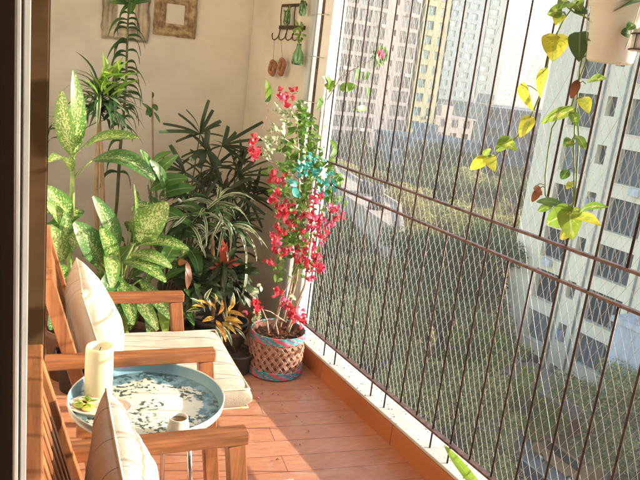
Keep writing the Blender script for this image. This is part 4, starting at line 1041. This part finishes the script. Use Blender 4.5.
# ================================================================== OUTSIDE
GZ = -22.
def spoly(pts, z, name, mat):
    b = MB(); n = len(b.v); b.v += [V((x, y, z)) for x, y in pts]; b.face(range(n, n+len(pts))); return tag(b.build(name, mat), None, None, kind='structure')
M['ground'] = noisy('dusty_ground', (.16,.13,.09), (.26,.22,.16), .12, .95, 0, .3, .02)
M['asphalt'] = noisy('asphalt', (.045,.045,.05), (.075,.073,.078), .8, .9, 0, .2, .01)
M['pave'] = noisy('concrete_pavement', (.26,.25,.24), (.36,.35,.33), .9, .9, 0, .2, .01)
M['line'] = noisy('road_paint', (.6,.6,.58), (.75,.75,.72), 3, .7, 0, 0)
b = MB(); b.v += [V((2.2,-900,GZ)), V((2500,-900,GZ)), V((2500,2500,GZ)), V((2.2,2500,GZ))]; b.face([0,1,2,3]); tag(b.build('ground', M['ground']), None, None, kind='structure')
# street runs roughly along y at x 25..33
spoly([(25,-60),(33,-60),(34,56),(26,56)], GZ+.02, 'road', M['asphalt'])
spoly([(26,57),(95,60),(95,66),(26,63)], GZ+.02, 'road', M['asphalt'])
for x0, x1 in ((33.1,35.3),(22.6,24.9)):
    tag(MB().box((x0,-60,GZ), (x1,55.5,GZ+.14)).build('pavement', M['pave']), None, None, kind='structure')
b = MB()
for i in range(36):
    y0 = -50+i*3; n = len(b.v); x = 29+ (y0+50)*.008; b.v += [V((x-.07,y0,GZ+.026)),V((x+.07,y0,GZ+.026)),V((x+.07,y0+1.6,GZ+.026)),V((x-.07,y0+1.6,GZ+.026))]; b.face(range(n,n+4))
tag(b.build('road_marking', M['line']), None, None, kind='structure')

def wallmat(name, c, dirt=.75, k2=.5):
    m, nt, b = nmat(name); v = mapping(nt, (.5,.5,.12)); n = noi(nt, v, 1.2, 6, .65); n2 = noi(nt, mapping(nt, (1,1,.15)), 1.6, 5, .7)
    cc = mixc(nt, .8, c, ramp(nt, n, [(.35, (dirt,dirt*.97,dirt*.92)), (.6, (1,1,1))]), 'MULTIPLY')
    cc = mixc(nt, k2, cc, ramp(nt, n2, [(.36, (.6,.57,.52)), (.5, (1,1,1))]), 'MULTIPLY')
    link(nt, cc, b.inputs['Base Color']); b.inputs['Roughness'].default_value = .9; return m
def winmat(name, c1, c2, c3):
    m, nt, b = nmat(name); oi = nt.nodes.new('ShaderNodeObjectInfo'); g = nt.nodes.new('ShaderNodeNewGeometry')
    r_ = math_(nt, 'FRACT', math_(nt, 'ADD', oi.outputs['Random'], g.outputs['Random Per Island']))
    link(nt, ramp(nt, r_, [(0, c1), (.5, c2), (.85, c3)]), b.inputs['Base Color']); b.inputs['Roughness'].default_value = .15; return m
M['wcream'] = wallmat('cream_render', (.92,.79,.58), .9, .3); M['wpink'] = wallmat('pinkish_white_render', (.31,.27,.255)); M['wblue'] = wallmat('pale_blue_render', (.15,.21,.25))
M['wgrey'] = wallmat('blue_grey_render', (.13,.16,.20)); M['wyel'] = wallmat('yellow_render', (.30,.29,.17)); M['wbeige'] = wallmat('beige_flat_roof', (.40,.33,.27)); M['wteal'] = wallmat('grey_teal_render', (.15,.20,.21))
M['wbright'] = wallmat('blue_white_render', (.52,.55,.58)); M['brick'] = wallmat('red_brown_brick', (.30,.12,.08))
M['gdark'] = winmat('dark_window_glass', (.03,.035,.045), (.07,.085,.10), (.18,.20,.21)); M['gteal'] = winmat('teal_window_glass', (.05,.16,.18), (.12,.26,.28), (.25,.36,.36))
M['shelf'] = wallmat('grey_concrete_trim', (.40,.38,.35)); M['cloth'] = winmat('hanging_laundry', (.5,.5,.55), (.40,.30,.28), (.25,.32,.48))
M['acm'] = noisy('ac_unit_white', (.5,.5,.48), (.65,.65,.62), 3, .6)

def building(label, origin, rz, width, depth, floors, fh, cells, wall, win, z0=GZ, group=None, both=True, sill=True, bands=True, maxw=100, rec=.45, name='apartment_building', roof='shelf', band_h=.32, ac=0.12, laundry=0.):
    """local facade at y=0 facing -y; cells = list of (x0,x1,kind) window bays; kind w=window, n=narrow"""
    t = thing(name, (origin[0], origin[1], z0), label, 'building', group, rz); H_ = floors*fh
    b = MB(); b.box((rec, rec, 0), (width-rec, depth-rec, H_+.2))
    def face(O, U, W, cl):
        # O origin, U along facade, N outward
        N = V((U.y, -U.x, 0))
        def bx(u0, u1, z0_, z1_, d0=0., d1=rec, bb=None):
            q = [O+U*u+N*(-d) for u in (u0, u1) for d in (d0, d1)]; n = len((bb or b).v); B_ = bb or b
            B_.v += [q[0]+V((0,0,z0_)), q[2]+V((0,0,z0_)), q[3]+V((0,0,z0_)), q[1]+V((0,0,z0_)), q[0]+V((0,0,z1_)), q[2]+V((0,0,z1_)), q[3]+V((0,0,z1_)), q[1]+V((0,0,z1_))]
            for f in ((0,1,5,4),(1,2,6,5),(3,7,6,2),(0,4,7,3),(4,5,6,7),(3,2,1,0)): B_.face([n+i for i in f])
        # piers between bays
        edges = [0.]; 
        for (a, c, k) in cl: edges += [a, c]
        edges.append(W)
        for i in range(0, len(edges), 2):
            if edges[i+1]-edges[i] > .01: bx(edges[i], edges[i+1], 0, H_)
        wins = []
        for (a, c, k) in cl:
            bh = fh*band_h if k != 'n' else fh*.52
            for f in range(floors):
                z = f*fh; bx(a, c, z, z+bh, .004, rec-.01); top = fh*.08; bx(a, c, z+fh-top, z+fh+.0005*0, .004, rec-.01)
                if sill and k != 'n': bx(a-.03, c+.03, z+bh, z+bh+.07, -.08, rec-.1)
                wins.append((a, c, z+bh+(.07 if sill and k != 'n' else 0), z+fh-top, k))
        return O, U, N, wins
    faces = [face(V((0,0,0)), V((1,0,0)), width, cells)]
    if both:
        nb = max(1, int(depth/4.2)); sc = [(depth*(i+.25)/nb, depth*(i+.7)/nb, 'w') for i in range(nb)]
        faces.append(face(V((0,depth,0)), V((0,-1,0)), depth-rec-.01, [q_ for q_ in sc if q_[1] < depth-rec-.3]))
    b.box((-.15,-.15,H_), (width+.15, depth+.15, H_+.35)); b.box((width*.3, depth*.3, H_+.35), (width*.3+3.5, depth*.3+3, H_+2.8))
    b.box((rec*.5, depth-rec, 0), (width-rec*.5, depth, H_)) ; b.box((width-rec, .0, 0), (width, depth, H_))
    b.build('wall', M[wall], t, world=False)
    cnt = 0; rest = MB(); acb = MB(); lb = MB()
    for O, U, N, wins in faces:
        for (a, c, z0_, z1_, k) in wins:
            m_ = MB() if cnt < maxw else rest
            nseg = 1 if k == 'n' else max(1, int(round((c-a)/1.1)))
            def pane(u0, u1, za, zb, d, B_, mi=0):
                n = len(B_.v)
                for u, z in ((u0,za),(u1,za),(u1,zb),(u0,zb)): B_.v.append(O+U*u-N*d+V((0,0,z)))
                for u, z in ((u0,za),(u1,za),(u1,zb),(u0,zb)): B_.v.append(O+U*u-N*(d+.04)+V((0,0,z)))
                B_.face([n,n+1,n+2,n+3], mi=mi)
                for e in range(4): B_.face([n+e, n+4+e, n+4+(e+1)%4, n+(e+1)%4], mi=mi)
            wv = (c-a)/nseg
            for s_ in range(nseg):
                # some panes slide open / curtained: varied depth
                pane(a+wv*s_+.04, a+wv*(s_+1)-.04, z0_+.02, z1_-.04, rec-.10-.03*(s_ % 2), m_)
                if s_: pane(a+wv*s_-.035, a+wv*s_+.035, z0_, z1_, rec-.17, m_, 1)
            if k == 'g':
                for q in range(int((c-a)/.5)): pane(a+.25+q*.5-.03, a+.25+q*.5+.03, z0_, z1_, rec*.15, m_, 1)
            if cnt < maxw: m_.build('window', [M[win], M['shelf']], t, world=False)
            cnt += 1
            if k != 'n' and R.random() < ac:
                u = R.uniform(a+.1, max(a+.12, c-.95)); n = len(acb.v); q = [O+U*x+N*d for x in (u, u+.8) for d in (.09, .42)]
                for zz in (z0_-.55, z0_-.02):
                    acb.v += [q[0]+V((0,0,zz)), q[2]+V((0,0,zz)), q[3]+V((0,0,zz)), q[1]+V((0,0,zz))]
                for f in ((0,1,5,4),(1,2,6,5),(2,3,7,6),(3,0,4,7),(4,5,6,7),(3,2,1,0)): acb.face([n+i for i in f])
            if R.random() < laundry:
                for q in range(5):
                    u = a+(c-a)*(.08+.18*q); w_ = (c-a)*.14; pane(u, u+w_, z0_+.02, z0_+R.uniform(.7,1.1), -.14-.02*(q%2), lb)
    if rest.v: tag(rest.build('window', [M[win], M['shelf']], t, world=False), None, None, kind='stuff')
    if acb.v: tag(acb.build('air_conditioners', M['acm'], t, world=False), None, None, kind='stuff')
    if lb.v: tag(lb.build('laundry', M['cloth'], t, world=False), None, None, kind='stuff')
    return t

# right building: facade faces -x  => local +x runs towards -y ; rz = -90deg
XB = 41.; Y0 = 39.
cells = [(2.7,5.0,'w'), (5.85,6.65,'n'), (7.8,10.7,'g'), (16.6,19.4,'w'), (20.5,21.3,'n'), (22.3,25.0,'w'), (28,30.6,'w')]
cb = building('cream apartment block with dark window bays close by on the right', (XB, Y0), -math.pi/2, 34, 13, 11, 3.42, cells, 'wcream', 'gdark', z0=GZ+.3, both=True, laundry=.12, ac=.3, band_h=.20, rec=.6)
for u in (5.45, 7.25, 11.3, 15.9):
    MB().tube([V((u,-.09,.3)), V((u+.02,-.09,18)), V((u,-.09,37.4))], .07, 8).build('drain_pipe', M['shelf'], cb, world=False)
# bluish projecting wing at the lower right
t = building('bluish white wing standing proud of the cream apartment block', (37.5, 26.2), -math.pi/2, 9.0, 3.0, 2, 3.3, [(6.2,8.0,'w')], 'wbright', 'gdark', z0=GZ+3.4, both=False, rec=.3, name='building_wing')
# brick canopy at the building foot
t = thing('entrance_canopy', (38.6, 31, GZ), 'red brown brick annexe with flat roof at the foot of the cream block', 'annexe')
MB().box((36.6,27.2,GZ), (40.9,34.5,GZ+2.6)).build('wall', M['brick'], t, bevel=.02)
MB().box((36.3,26.9,GZ+2.6), (40.9,34.8,GZ+2.85)).box((36.3,26.9,GZ+2.85), (36.5,34.8,GZ+3.3)).build('roof', M['wbeige'], t, bevel=.02)
for i in range(4): MB().box((36.55,27.8+i*1.7,GZ+.6), (36.62,28.9+i*1.7,GZ+2.1)).build('window', M['gdark'], t)

def bays(w, pitch, ww, k='w', off=.5): 
    n = int((w-off*2)/pitch); return [(off+i*pitch+(pitch-ww)/2, off+i*pitch+(pitch+ww)/2, k) for i in range(n)]
far = 'city blocks across the trees'
building('pinkish white apartment block with rows of barred dark windows', (64,120), 0, 23.0, 14, 16, 3.0, [(.3,3.6,'g'),(4.1,7.4,'g'),(7.9,10.8,'g'),(11.2,14.3,'g'),(16.2,17.0,'n'),(18.1,22.2,'g')], 'wpink', 'gdark', group=far, band_h=.16, sill=False)
building('slim yellow and teal tower right of the pinkish block', (88.2,121), 0, 7.0, 12, 17, 3.0, [(.7,2.8,'w'),(4.2,5.6,'w')], 'wyel', 'gteal', group=far)
building('pale blue apartment tower in the middle of the view', (124,180), 0, 33, 16, 22, 3.1, bays(33,4.1,2.9), 'wblue', 'gteal', group=far, ac=.05)
building('grey tower with teal windows next to the open sky', (159,184), 0, 9.0, 16, 23, 3.1, [(1.2,5.6,'w')], 'wteal', 'gteal', group=far, ac=.0)
building('low blue grey block in front of the pinkish one', (74,100), 0, 17, 12, 4, 3.2, bays(17,3.3,2.2), 'wblue', 'gdark', group=far)
building('blue grey office block behind the cream building', (92,102), rad(-60), 36, 16, 6, 3.3, bays(36,3.6,2.9), 'wgrey', 'gdark', group=far, ac=.05)
building('long grey block far behind the trees', (110,140), rad(-20), 44, 14, 6, 3.2, bays(44,4,3), 'wteal', 'gteal', group=far, maxw=60)
building('pinkish small block between the trees', (101,128), 0, 12, 10, 5, 3.1, bays(12,3.6,2.0), 'wpink', 'gdark', group=far, maxw=60)
# beige flat roofed hall
t = thing('flat_roof_hall', (44, 66, GZ), 'long low hall with a beige flat roof among the trees', 'building')
q = [(38.,64.3),(50.,86.5),(44.8,60.3),(35.,47.0)]
Pq = [V((x,y,0)) for x,y in ((50,86),(44.2,59.5),(37.0,46.5),(34.5,55.5),(39.5,72))]
def prism(Pq, z0, z1):
    b = MB(); n = len(Pq); b.v += [p+V((0,0,z0)) for p in Pq]+[p+V((0,0,z1)) for p in Pq]; b.face(range(n)[::-1]); b.face(range(n, 2*n))
    for i in range(n): b.face([i, (i+1)%n, n+(i+1)%n, n+i])
    return b
Pq = [V((x,y,0)) for x,y in ((35.6,47.2),(43.7,59.3),(50.3,85.5),(39.4,64.))]
Pi = [V((43.9,59.5,0)).lerp(V((43.5,73,0)),.03) for _ in range(1)]
prism([p for p in Pq], GZ, -12.4).build('wall', M['wbeige'], t); cen = sum(Pq, V((0,0,0)))/4
prism([cen+(p-cen)*1.02 for p in Pq], -12.4, -12.1).build('roof', M['wbeige'], t)
par = MB()
for i in range(4):
    a_, c_ = cen+(Pq[i]-cen)*1.0, cen+(Pq[(i+1)%4]-cen)*1.0; par.beam(a_+V((0,0,-11.95)), c_+V((0,0,-11.95)), .18, .5 if 0 else .3, (0,0,1))
par.build('parapet', M['wbeige'], t)
for i in (0, 3):
    a_, c_ = Pq[i], Pq[(i+1)%4]; d_ = (c_-a_); n_ = int(d_.length/3.2); o_ = V((d_.y,-d_.x,0)).normalized(); o_ = o_ if (cen-a_).dot(o_) < 0 else -o_
    for k in range(n_):
        p_ = a_.lerp(c_, (k+.5)/n_)
        for zz in (-15.3, -19.):
            MB().beam(p_-d_.normalized()*.8+o_*.02+V((0,0,zz)), p_+d_.normalized()*.8+o_*.02+V((0,0,zz)), .08, 1.5, tuple(o_)).build('window', M['gdark'], t)
for (u_, v_) in ((.3,.35),(.62,.5),(.8,.3)):
    p_ = Pq[0].lerp(Pq[1], u_).lerp(Pq[3].lerp(Pq[2], u_), v_); MB().lathe([(.001,0),(.75,0),(.78,.9),(.6,1.3),(.2,1.45),(.001,1.45)], 18, p_+V((0,0,-12.098)), cap0=False).build('water_tank', M['tyre'] if 0 else M['asphalt'], t)
# distant low roofs
M['roofs'] = wallmat('whitish_tin_roof', (.62,.64,.66))
for i, (px, py, z, w, d, lab) in enumerate(((455,158,-14,14,8,'white tin roofed shed among the trees, left'),(478,170,-15,9,6,'white tin roofed shed among the trees, right'),(400,196,-16,9,6,'small white shed beside the beige hall'))):
    p = at(px, py, 'z', z); t = thing('tin_shed', (p.x, p.y, GZ), lab, 'shed', 'tin roofed sheds')
    MB().box((-w/2,-d/2,0), (w/2,d/2,z-GZ)).build('wall', M['wpink'], t, world=False)
    b = MB(); n=0; b.v += [V((-w/2-.3,-d/2-.3,z-GZ)),V((w/2+.3,-d/2-.3,z-GZ)),V((w/2+.3,0,z-GZ+1.1)),V((-w/2-.3,0,z-GZ+1.1)),V((w/2+.3,d/2+.3,z-GZ)),V((-w/2-.3,d/2+.3,z-GZ))]
    b.face([0,1,2,3]); b.face([3,2,4,5]); b.face([1,4,2]); b.face([0,3,5]); b.build('roof', M['roofs'], t, world=False)
# skyline
sk = [(352,380,26,22),(366,430,24,44),(388,428,22,52),(408,430,24,49),(432,440,26,40),(330,430,20,12),(455,430,22,34),(480,420,26,22),(345,520,30,30),(420,560,34,60),(300,470,24,4),(500,470,30,30),(250,520,36,6),(280,560,30,16),(540,500,40,20),(220,600,40,2)]
for i, (x, y, w, top) in enumerate(sk):
    fl_ = max(6, int((top-GZ)/3.2)); t = thing('distant_tower', (x, y, GZ), 'hazy pale tower block on the far skyline', 'building', 'hazy towers on the skyline', R.uniform(-.3,.3))
    b = MB().box((0,0,0), (w, 18, fl_*3.2)); 
    for f in range(fl_): b.box((-.25,-.3,f*3.2+2.2), (w+.2, 0, f*3.2+3.2))
    for c_ in range(int(w/4)+1): b.box((c_*4.,-.35,0), (c_*4.+1.3,-.01,fl_*3.2))
    b.box((w*.3,5,fl_*3.2), (w*.3+5,10,fl_*3.2+4)); b.build('wall', M[R.choice(['wblue','wgrey','wteal'])], t, world=False)
    m_ = MB()
    for f in range(fl_): m_.box((.1,-.05,f*3.2+.6), (w-.1,-.005,f*3.2+2.19))
    m_.build('window_bands', M['gdark'], t, world=False)

# ------------------------------------------------------------------ trees
def leafy(name, c1, c2, tr=.3):
    m, nt, b = nmat(name); g = nt.nodes.new('ShaderNodeNewGeometry'); oi = nt.nodes.new('ShaderNodeObjectInfo')
    n = noi(nt, mapping(nt), .8, 3); k = math_(nt, 'ADD', math_(nt, 'MULTIPLY', g.outputs['Random Per Island'], .5), math_(nt, 'MULTIPLY', n, .5))
    k = math_(nt, 'ADD', k, math_(nt, 'MULTIPLY', math_(nt, 'SUBTRACT', oi.outputs['Random'], .5), .35))
    c = ramp(nt, k, [(.2, c1), (.8, c2)]); link(nt, c, b.inputs['Base Color']); b.inputs['Roughness'].default_value = .7; b.inputs['Specular IOR Level'].default_value = .2
    out = nt.nodes['Material Output']; t_ = nt.nodes.new('ShaderNodeBsdfTranslucent'); mx = nt.nodes.new('ShaderNodeMixShader'); mx.inputs[0].default_value = tr
    link(nt, c, t_.inputs[0]); link(nt, b.outputs[0], mx.inputs[1]); link(nt, t_.outputs[0], mx.inputs[2]); link(nt, mx.outputs[0], out.inputs[0]); return m
M['t1'] = leafy('olive_tree_leaves', (.15,.17,.055), (.38,.37,.15)); M['t2'] = leafy('dusty_brown_tree_leaves', (.19,.18,.06), (.42,.38,.15)); M['t3'] = leafy('dark_tree_leaves', (.05,.085,.035), (.14,.19,.07)); M['t4'] = leafy('yellow_green_tree_leaves', (.13,.17,.02), (.30,.34,.04))
M['bark'] = noisy('grey_brown_bark', (.08,.06,.045), (.17,.13,.10), 6, .95, 0, .6, .03, (1,1,.3))
def make_tree(mat, h, r, seed, label, cat='tree', group=None, density=1.):
    rr = random.Random(seed); t = thing('street_tree', (0,0,0), label, cat, group)
    b = MB(); b.tube([(0,0,-.3),(rr.uniform(-.2,.2),0,h*.25),(rr.uniform(-.3,.3),rr.uniform(-.3,.3),h*.5),(0,0,h*.8)], [.32,.24,.18,.05], 8)
    cl = []
    for i in range(13):
        a = rr.uniform(0, 6.28); z0 = h*rr.uniform(.3,.6); rad_ = r*rr.uniform(.3,1.)**.7; z1 = h*rr.uniform(.5,.95)-rad_*.15
        q = V((math.cos(a)*rad_, math.sin(a)*rad_, z1)); b.tube([(0,0,z0), (q.x*.5, q.y*.5, (z0+z1)/2+.3), q], [.11,.07,.03], 6); cl.append((q, r*rr.uniform(.28,.48)))
    cl.append((V((0,0,h*.86)), r*.4)); b.build('trunk', M['bark'], t, world=False)
    b = MB()
    for q, cr in cl:
        for i in range(int(cr*cr*330*density)):
            d = V((rr.gauss(0,1), rr.gauss(0,1), rr.gauss(0,.75))).normalized()*cr*rr.uniform(.35,1.05)**.6; d.z *= .72; p = q+d; s_ = rr.uniform(.08,.17)
            u = V((rr.uniform(-1,1), rr.uniform(-1,1), rr.uniform(-.5,.5))).normalized()*s_; w_ = u.cross(V((rr.uniform(-1,1), rr.uniform(-1,1), rr.uniform(-1,1)))).normalized()*s_*.5
            n = len(b.v); b.v += [p-u, p+w_, p+u, p-w_]; b.face([n,n+1,n+2,n+3])
    b.build('crown', M[mat], t, world=False); return t
grp = 'trees filling the ground between the blocks'
protos = [make_tree(m_, h, r, i, 'x', group=grp) for i, (m_, h, r) in enumerate((('t1',10,3.9),('t2',9,3.6),('t3',11,4.2),('t2',11,4.4),('t1',8,3.1),('t4',8,3.0)))]
used = [False]*6
LBL = ['olive green street tree in the mass of trees seen through the net','dusty brownish tree in the mass of trees seen through the net','dark green tree in the mass of trees seen through the net','large dusty brown tree in the mass of trees seen through the net','small olive tree in the mass of trees seen through the net','bright yellow-green tree low behind the net near the ledge']
def put_tree(k, x, y, sc=1., rz=None):
    rz = R.uniform(0,6.28) if rz is None else rz
    if not used[k]: o = protos[k]; used[k] = True; o.location = (x,y,GZ); o.rotation_euler.z = rz; o['label'] = LBL[k]
    else: o = copy_tree(protos[k], (x,y,GZ), rz, LBL[k])
    o.scale = (sc,sc,sc*R.uniform(.9,1.1))
put_tree(5, 33.8, 32.6, 1.0); 
put_tree(5, 33.0, 28.0, .75); put_tree(0, 36.8, 24.5, .8); put_tree(4, 36.0, 36.2, .9); put_tree(0, 37.5, 41.5, .9); put_tree(4, 34.6, 22.2, .7)
pts = []
for _ in range(4000):
    x, y = R.uniform(36, 96), R.uniform(36, 118)
    az = math.degrees(math.atan2(y, x))
    if not 44 < az < 64: continue
    if XB-5 < x < XB+16 and y < 42: continue
    if 44 < y < 88 and 34+(y-47)*.27 - 3.5 < x < 39.5+(y-47)*.33+3.5: continue
    if y > 112 and 62 < x < 98: continue
    if 72 < x < 92 and 98 < y < 113: continue
    if 56 < y < 66 and R.random() < .85: continue
    if any((x-a)**2+(y-c)**2 < (5.2 if y < 80 else 6.5)**2 for a, c in pts): continue
    pts.append((x, y))
    if len(pts) > 95: break
for x, y in pts:
    near = x < 60
    k = R.choice([1,3,1,0,3]) if (near and y > 48) else R.choice([0,2,2,4,0])
    put_tree(k, x, y, R.uniform(.8,1.12))
for x, y in ((22.5,23.5),(23.6,29.5),(24.2,35.2),(28.6,38.4),(25.5,40.5),(26,47),(27.5,52.5),(34.4,38.6),(33.6,44.5),(34.2,50.5),(36.0,57.5),(37.5,63.5),(30.2,47.5),(23.5,58),(24,50),(30.5,62),(31.8,55)): put_tree(R.choice([1,3,0]), x, y, R.uniform(.7,.95))
# far wood
b = MB(); rr = random.Random(3)
for i in range(9000):
    x, y = rr.uniform(90, 420), rr.uniform(118, 420); az = math.degrees(math.atan2(y, x))
    if not 30 < az < 62 or y < 135 and x < 175: continue
    p = V((x,y,GZ+rr.uniform(2,9)+2*noise.noise(V((x*.06,y*.06,0))))); s_ = rr.uniform(.9,2.2); u = rv(1).normalized()*s_; w_ = u.cross(rv(1)).normalized()*s_*.7; n = len(b.v); b.v += [p-u,p+w_,p+u,p-w_]; b.face([n,n+1,n+2,n+3])
tag(b.build('far_wood', M['t3']), 'hazy dark tree cover between the distant blocks', 'trees', kind='stuff')
# bushes / ground cover near the street edge
b = MB()
for i in range(5000):
    x, y = rr.uniform(35.5, 60), rr.uniform(18, 62)
    if x > 36 and 26.5 < y < 40 : continue
    p = V((x,y,GZ+rr.uniform(.1,1.3)*(.5+.5*noise.noise(V((x*.3,y*.3,0)))))); s_ = rr.uniform(.15,.4); u = rv(1).normalized()*s_; w_ = u.cross(rv(1)).normalized()*s_*.6; n = len(b.v); b.v += [p-u,p+w_,p+u,p-w_]; b.face([n,n+1,n+2,n+3])
tag(b.build('undergrowth', M['t1']), 'low scrub covering the ground under the trees', 'scrub', kind='stuff')

# ------------------------------------------------------------------ vehicles
M['tyre'] = noisy('tyre_rubber', (.02,.02,.02), (.04,.04,.04), 20, .9); M['carglass'] = paint('car_glass', (.03,.035,.04), .1); M['rimm'] = noisy('wheel_rim', (.4,.4,.42), (.55,.55,.56), 10, .4, .8, 0); M['lamp'] = paint('lamp_lens', (.7,.7,.65), .2)
def car(label, col, x, y, rz, k=1., van=False):
    t = thing('parked_van' if van else 'parked_car', (x, y, GZ+.02), label, 'van' if van else 'car', 'vehicles on the street', rz); kw = dict(parent=t, world=False)
    m_ = paint('car_paint', col, .25, 0, 1); L_, W_ = (4.6, 1.8) if van else (4.1, 1.66)
    if van: prof = [(-L_/2,.35),(-L_/2,1.55),(-L_/2+.12,1.85),(1.2,1.88),(1.75,1.15),(2.2,.95),(L_/2,.55),(L_/2,.35)]
    else: prof = [(-L_/2,.32),(-L_/2,.80),(-1.85,.93),(-1.45,.98),(-.95,1.42),(.25,1.46),(1.0,.98),(1.75,.84),(L_/2,.62),(L_/2,.32)]
    b = MB(); n = len(prof)
    for s_ in (-1, 1):
        for (x_, z_) in prof:
            tw = .88 if z_ > 1.1 else 1.; b.v.append(V((x_, s_*W_/2*tw, z_)))
    b.face(range(n)); b.face(range(2*n-1, n-1, -1))
    for i in range(n): b.face([i, n+i, n+(i+1)%n, (i+1)%n], sm=False)
    b.build('body', m_, bevel=.06, seg=3, **kw)
    zt = 1.80 if van else 1.40; xa, xb_, = (-1.9, 1.1) if van else (-.95, .22); zl = 1.2 if van else 1.0
    b = MB()
    for s_ in (-1, 1): b.box((xa, s_*W_/2*.95-.02, zl), (xb_, s_*W_/2*.95+.02, zt-.08))
    b.build('side_window', M['carglass'], **kw)
    MB().beam((xb_+.06 if not van else 1.24, 0, zt+.02), (1.0 if not van else 1.72, 0, zl+.01), W_*.8, .03, (0,1,0)).build('windscreen', M['carglass'], **kw)
    if not van: MB().beam((-.98,0,zt+.0), (-1.42,0,zl+.02), W_*.8, .03, (0,1,0)).build('rear_window', M['carglass'], **kw)
    for sx in (-1.3, 1.3):
        for s_ in (-1, 1):
            w_ = MB(); w_.v = []; w_.lathe([(.001,-.09),(.28,-.09),(.31,-.06),(.31,.06),(.28,.09),(.001,.09)], 20, cap0=False); w_.v = [V((p.x+sx, p.z+s_*(W_/2-.08), p.y+.31)) for p in w_.v]; o = w_.build('wheel', M['tyre'], **kw)
            w_ = MB().lathe([(.001,-.095),(.18,-.095),(.19,.0),(.18,.095),(.001,.095)], 14, cap0=False); w_.v = [V((p.x+sx, p.z+s_*(W_/2-.08), p.y+.31)) for p in w_.v]; r_ = w_.build('rim', M['rimm'], o, world=False)
    for s_ in (-1, 1): MB().box((L_/2-.10, s_*.62-.16, .58), (L_/2-.01, s_*.62+.16, .70)).build('headlight', M['lamp'], **kw)
    return t
car('red parked car low behind the net near the ledge', (.55,.03,.05), 31.9, 34.9, 1.5)
car('blue parked car seen through the net above the ledge', (.05,.20,.50), 32.2, 41.6, 1.55)
car('white parked van beyond the blue car', (.7,.7,.7), 32.3, 47.6, 1.6, van=True)
car('grey parked car farther along the street', (.25,.26,.28), 32.4, 53.2, 1.6)
car('dark purple blue car parked under the trees beside the cream block', (.06,.06,.14), 38.9, 41.0, .4)
car('silver car driving on the near lane of the street', (.5,.5,.52), 27.6, 44.0, -1.57)
car('small red car at the far end of the street', (.5,.06,.04), 31.2, 51.6, 1.5)
car('brownish van parked by the brick annexe', (.30,.17,.09), 35.0, 25.4, 1.5, van=True)

# ------------------------------------------------------------------ air
hz = MB().box((-20,-62,GZ-1), (760,760,64)).build('haze', M['white']); tag(hz, 'thin pale city haze filling the air outside', 'haze', kind='stuff')
m, nt, b_ = nmat('thin_haze'); nt.nodes.remove(b_); pv = nt.nodes.new('ShaderNodeVolumePrincipled'); pv.inputs['Color'].default_value = (1,.97,.93,1); pv.inputs['Density'].default_value = .0010; pv.inputs['Anisotropy'].default_value = .3
link(nt, pv.outputs[0], nt.nodes['Material Output'].inputs['Volume']); hz.data.materials.clear(); hz.data.materials.append(m)

# ------------------------------------------------------------------ light
SUN_AZ, SUN_EL = -19., 15.0          # azimuth measured from +x towards +y
sd = V((math.cos(rad(SUN_AZ))*math.cos(rad(SUN_EL)), math.sin(rad(SUN_AZ))*math.cos(rad(SUN_EL)), math.sin(rad(SUN_EL))))
sl = bpy.data.lights.new('sun', 'SUN'); sl.energy = 4.1; sl.angle = rad(.5); sl.color = (1,.89,.74)
so = bpy.data.objects.new('sun', sl); COL.objects.link(so); so.rotation_euler = sd.to_track_quat('Z', 'Y').to_euler(); so.location = (8,-4,6)
w = bpy.data.worlds.new('World'); S.world = w; w.use_nodes = True; nt = w.node_tree; bg = nt.nodes['Background']
sky = nt.nodes.new('ShaderNodeTexSky'); sky.sky_type = 'NISHITA'; sky.sun_disc = False; sky.sun_elevation = rad(SUN_EL)
sky.sun_rotation = rad(90-SUN_AZ); sky.air_density = 1.0; sky.dust_density = 1.2; sky.ozone_density = 1.
link(nt, sky.outputs[0], bg.inputs[0]); bg.inputs[1].default_value = .15
S.view_settings.view_transform = 'Standard'; S.view_settings.look = 'None'; S.view_settings.exposure = 1.95; S.view_settings.gamma = 1
S.view_settings.use_curve_mapping = False
S.render.engine = 'CYCLES'; S.cycles.max_bounces = 8; S.cycles.diffuse_bounces = 5; S.cycles.transparent_max_bounces = 8; S.cycles.volume_bounces = 1
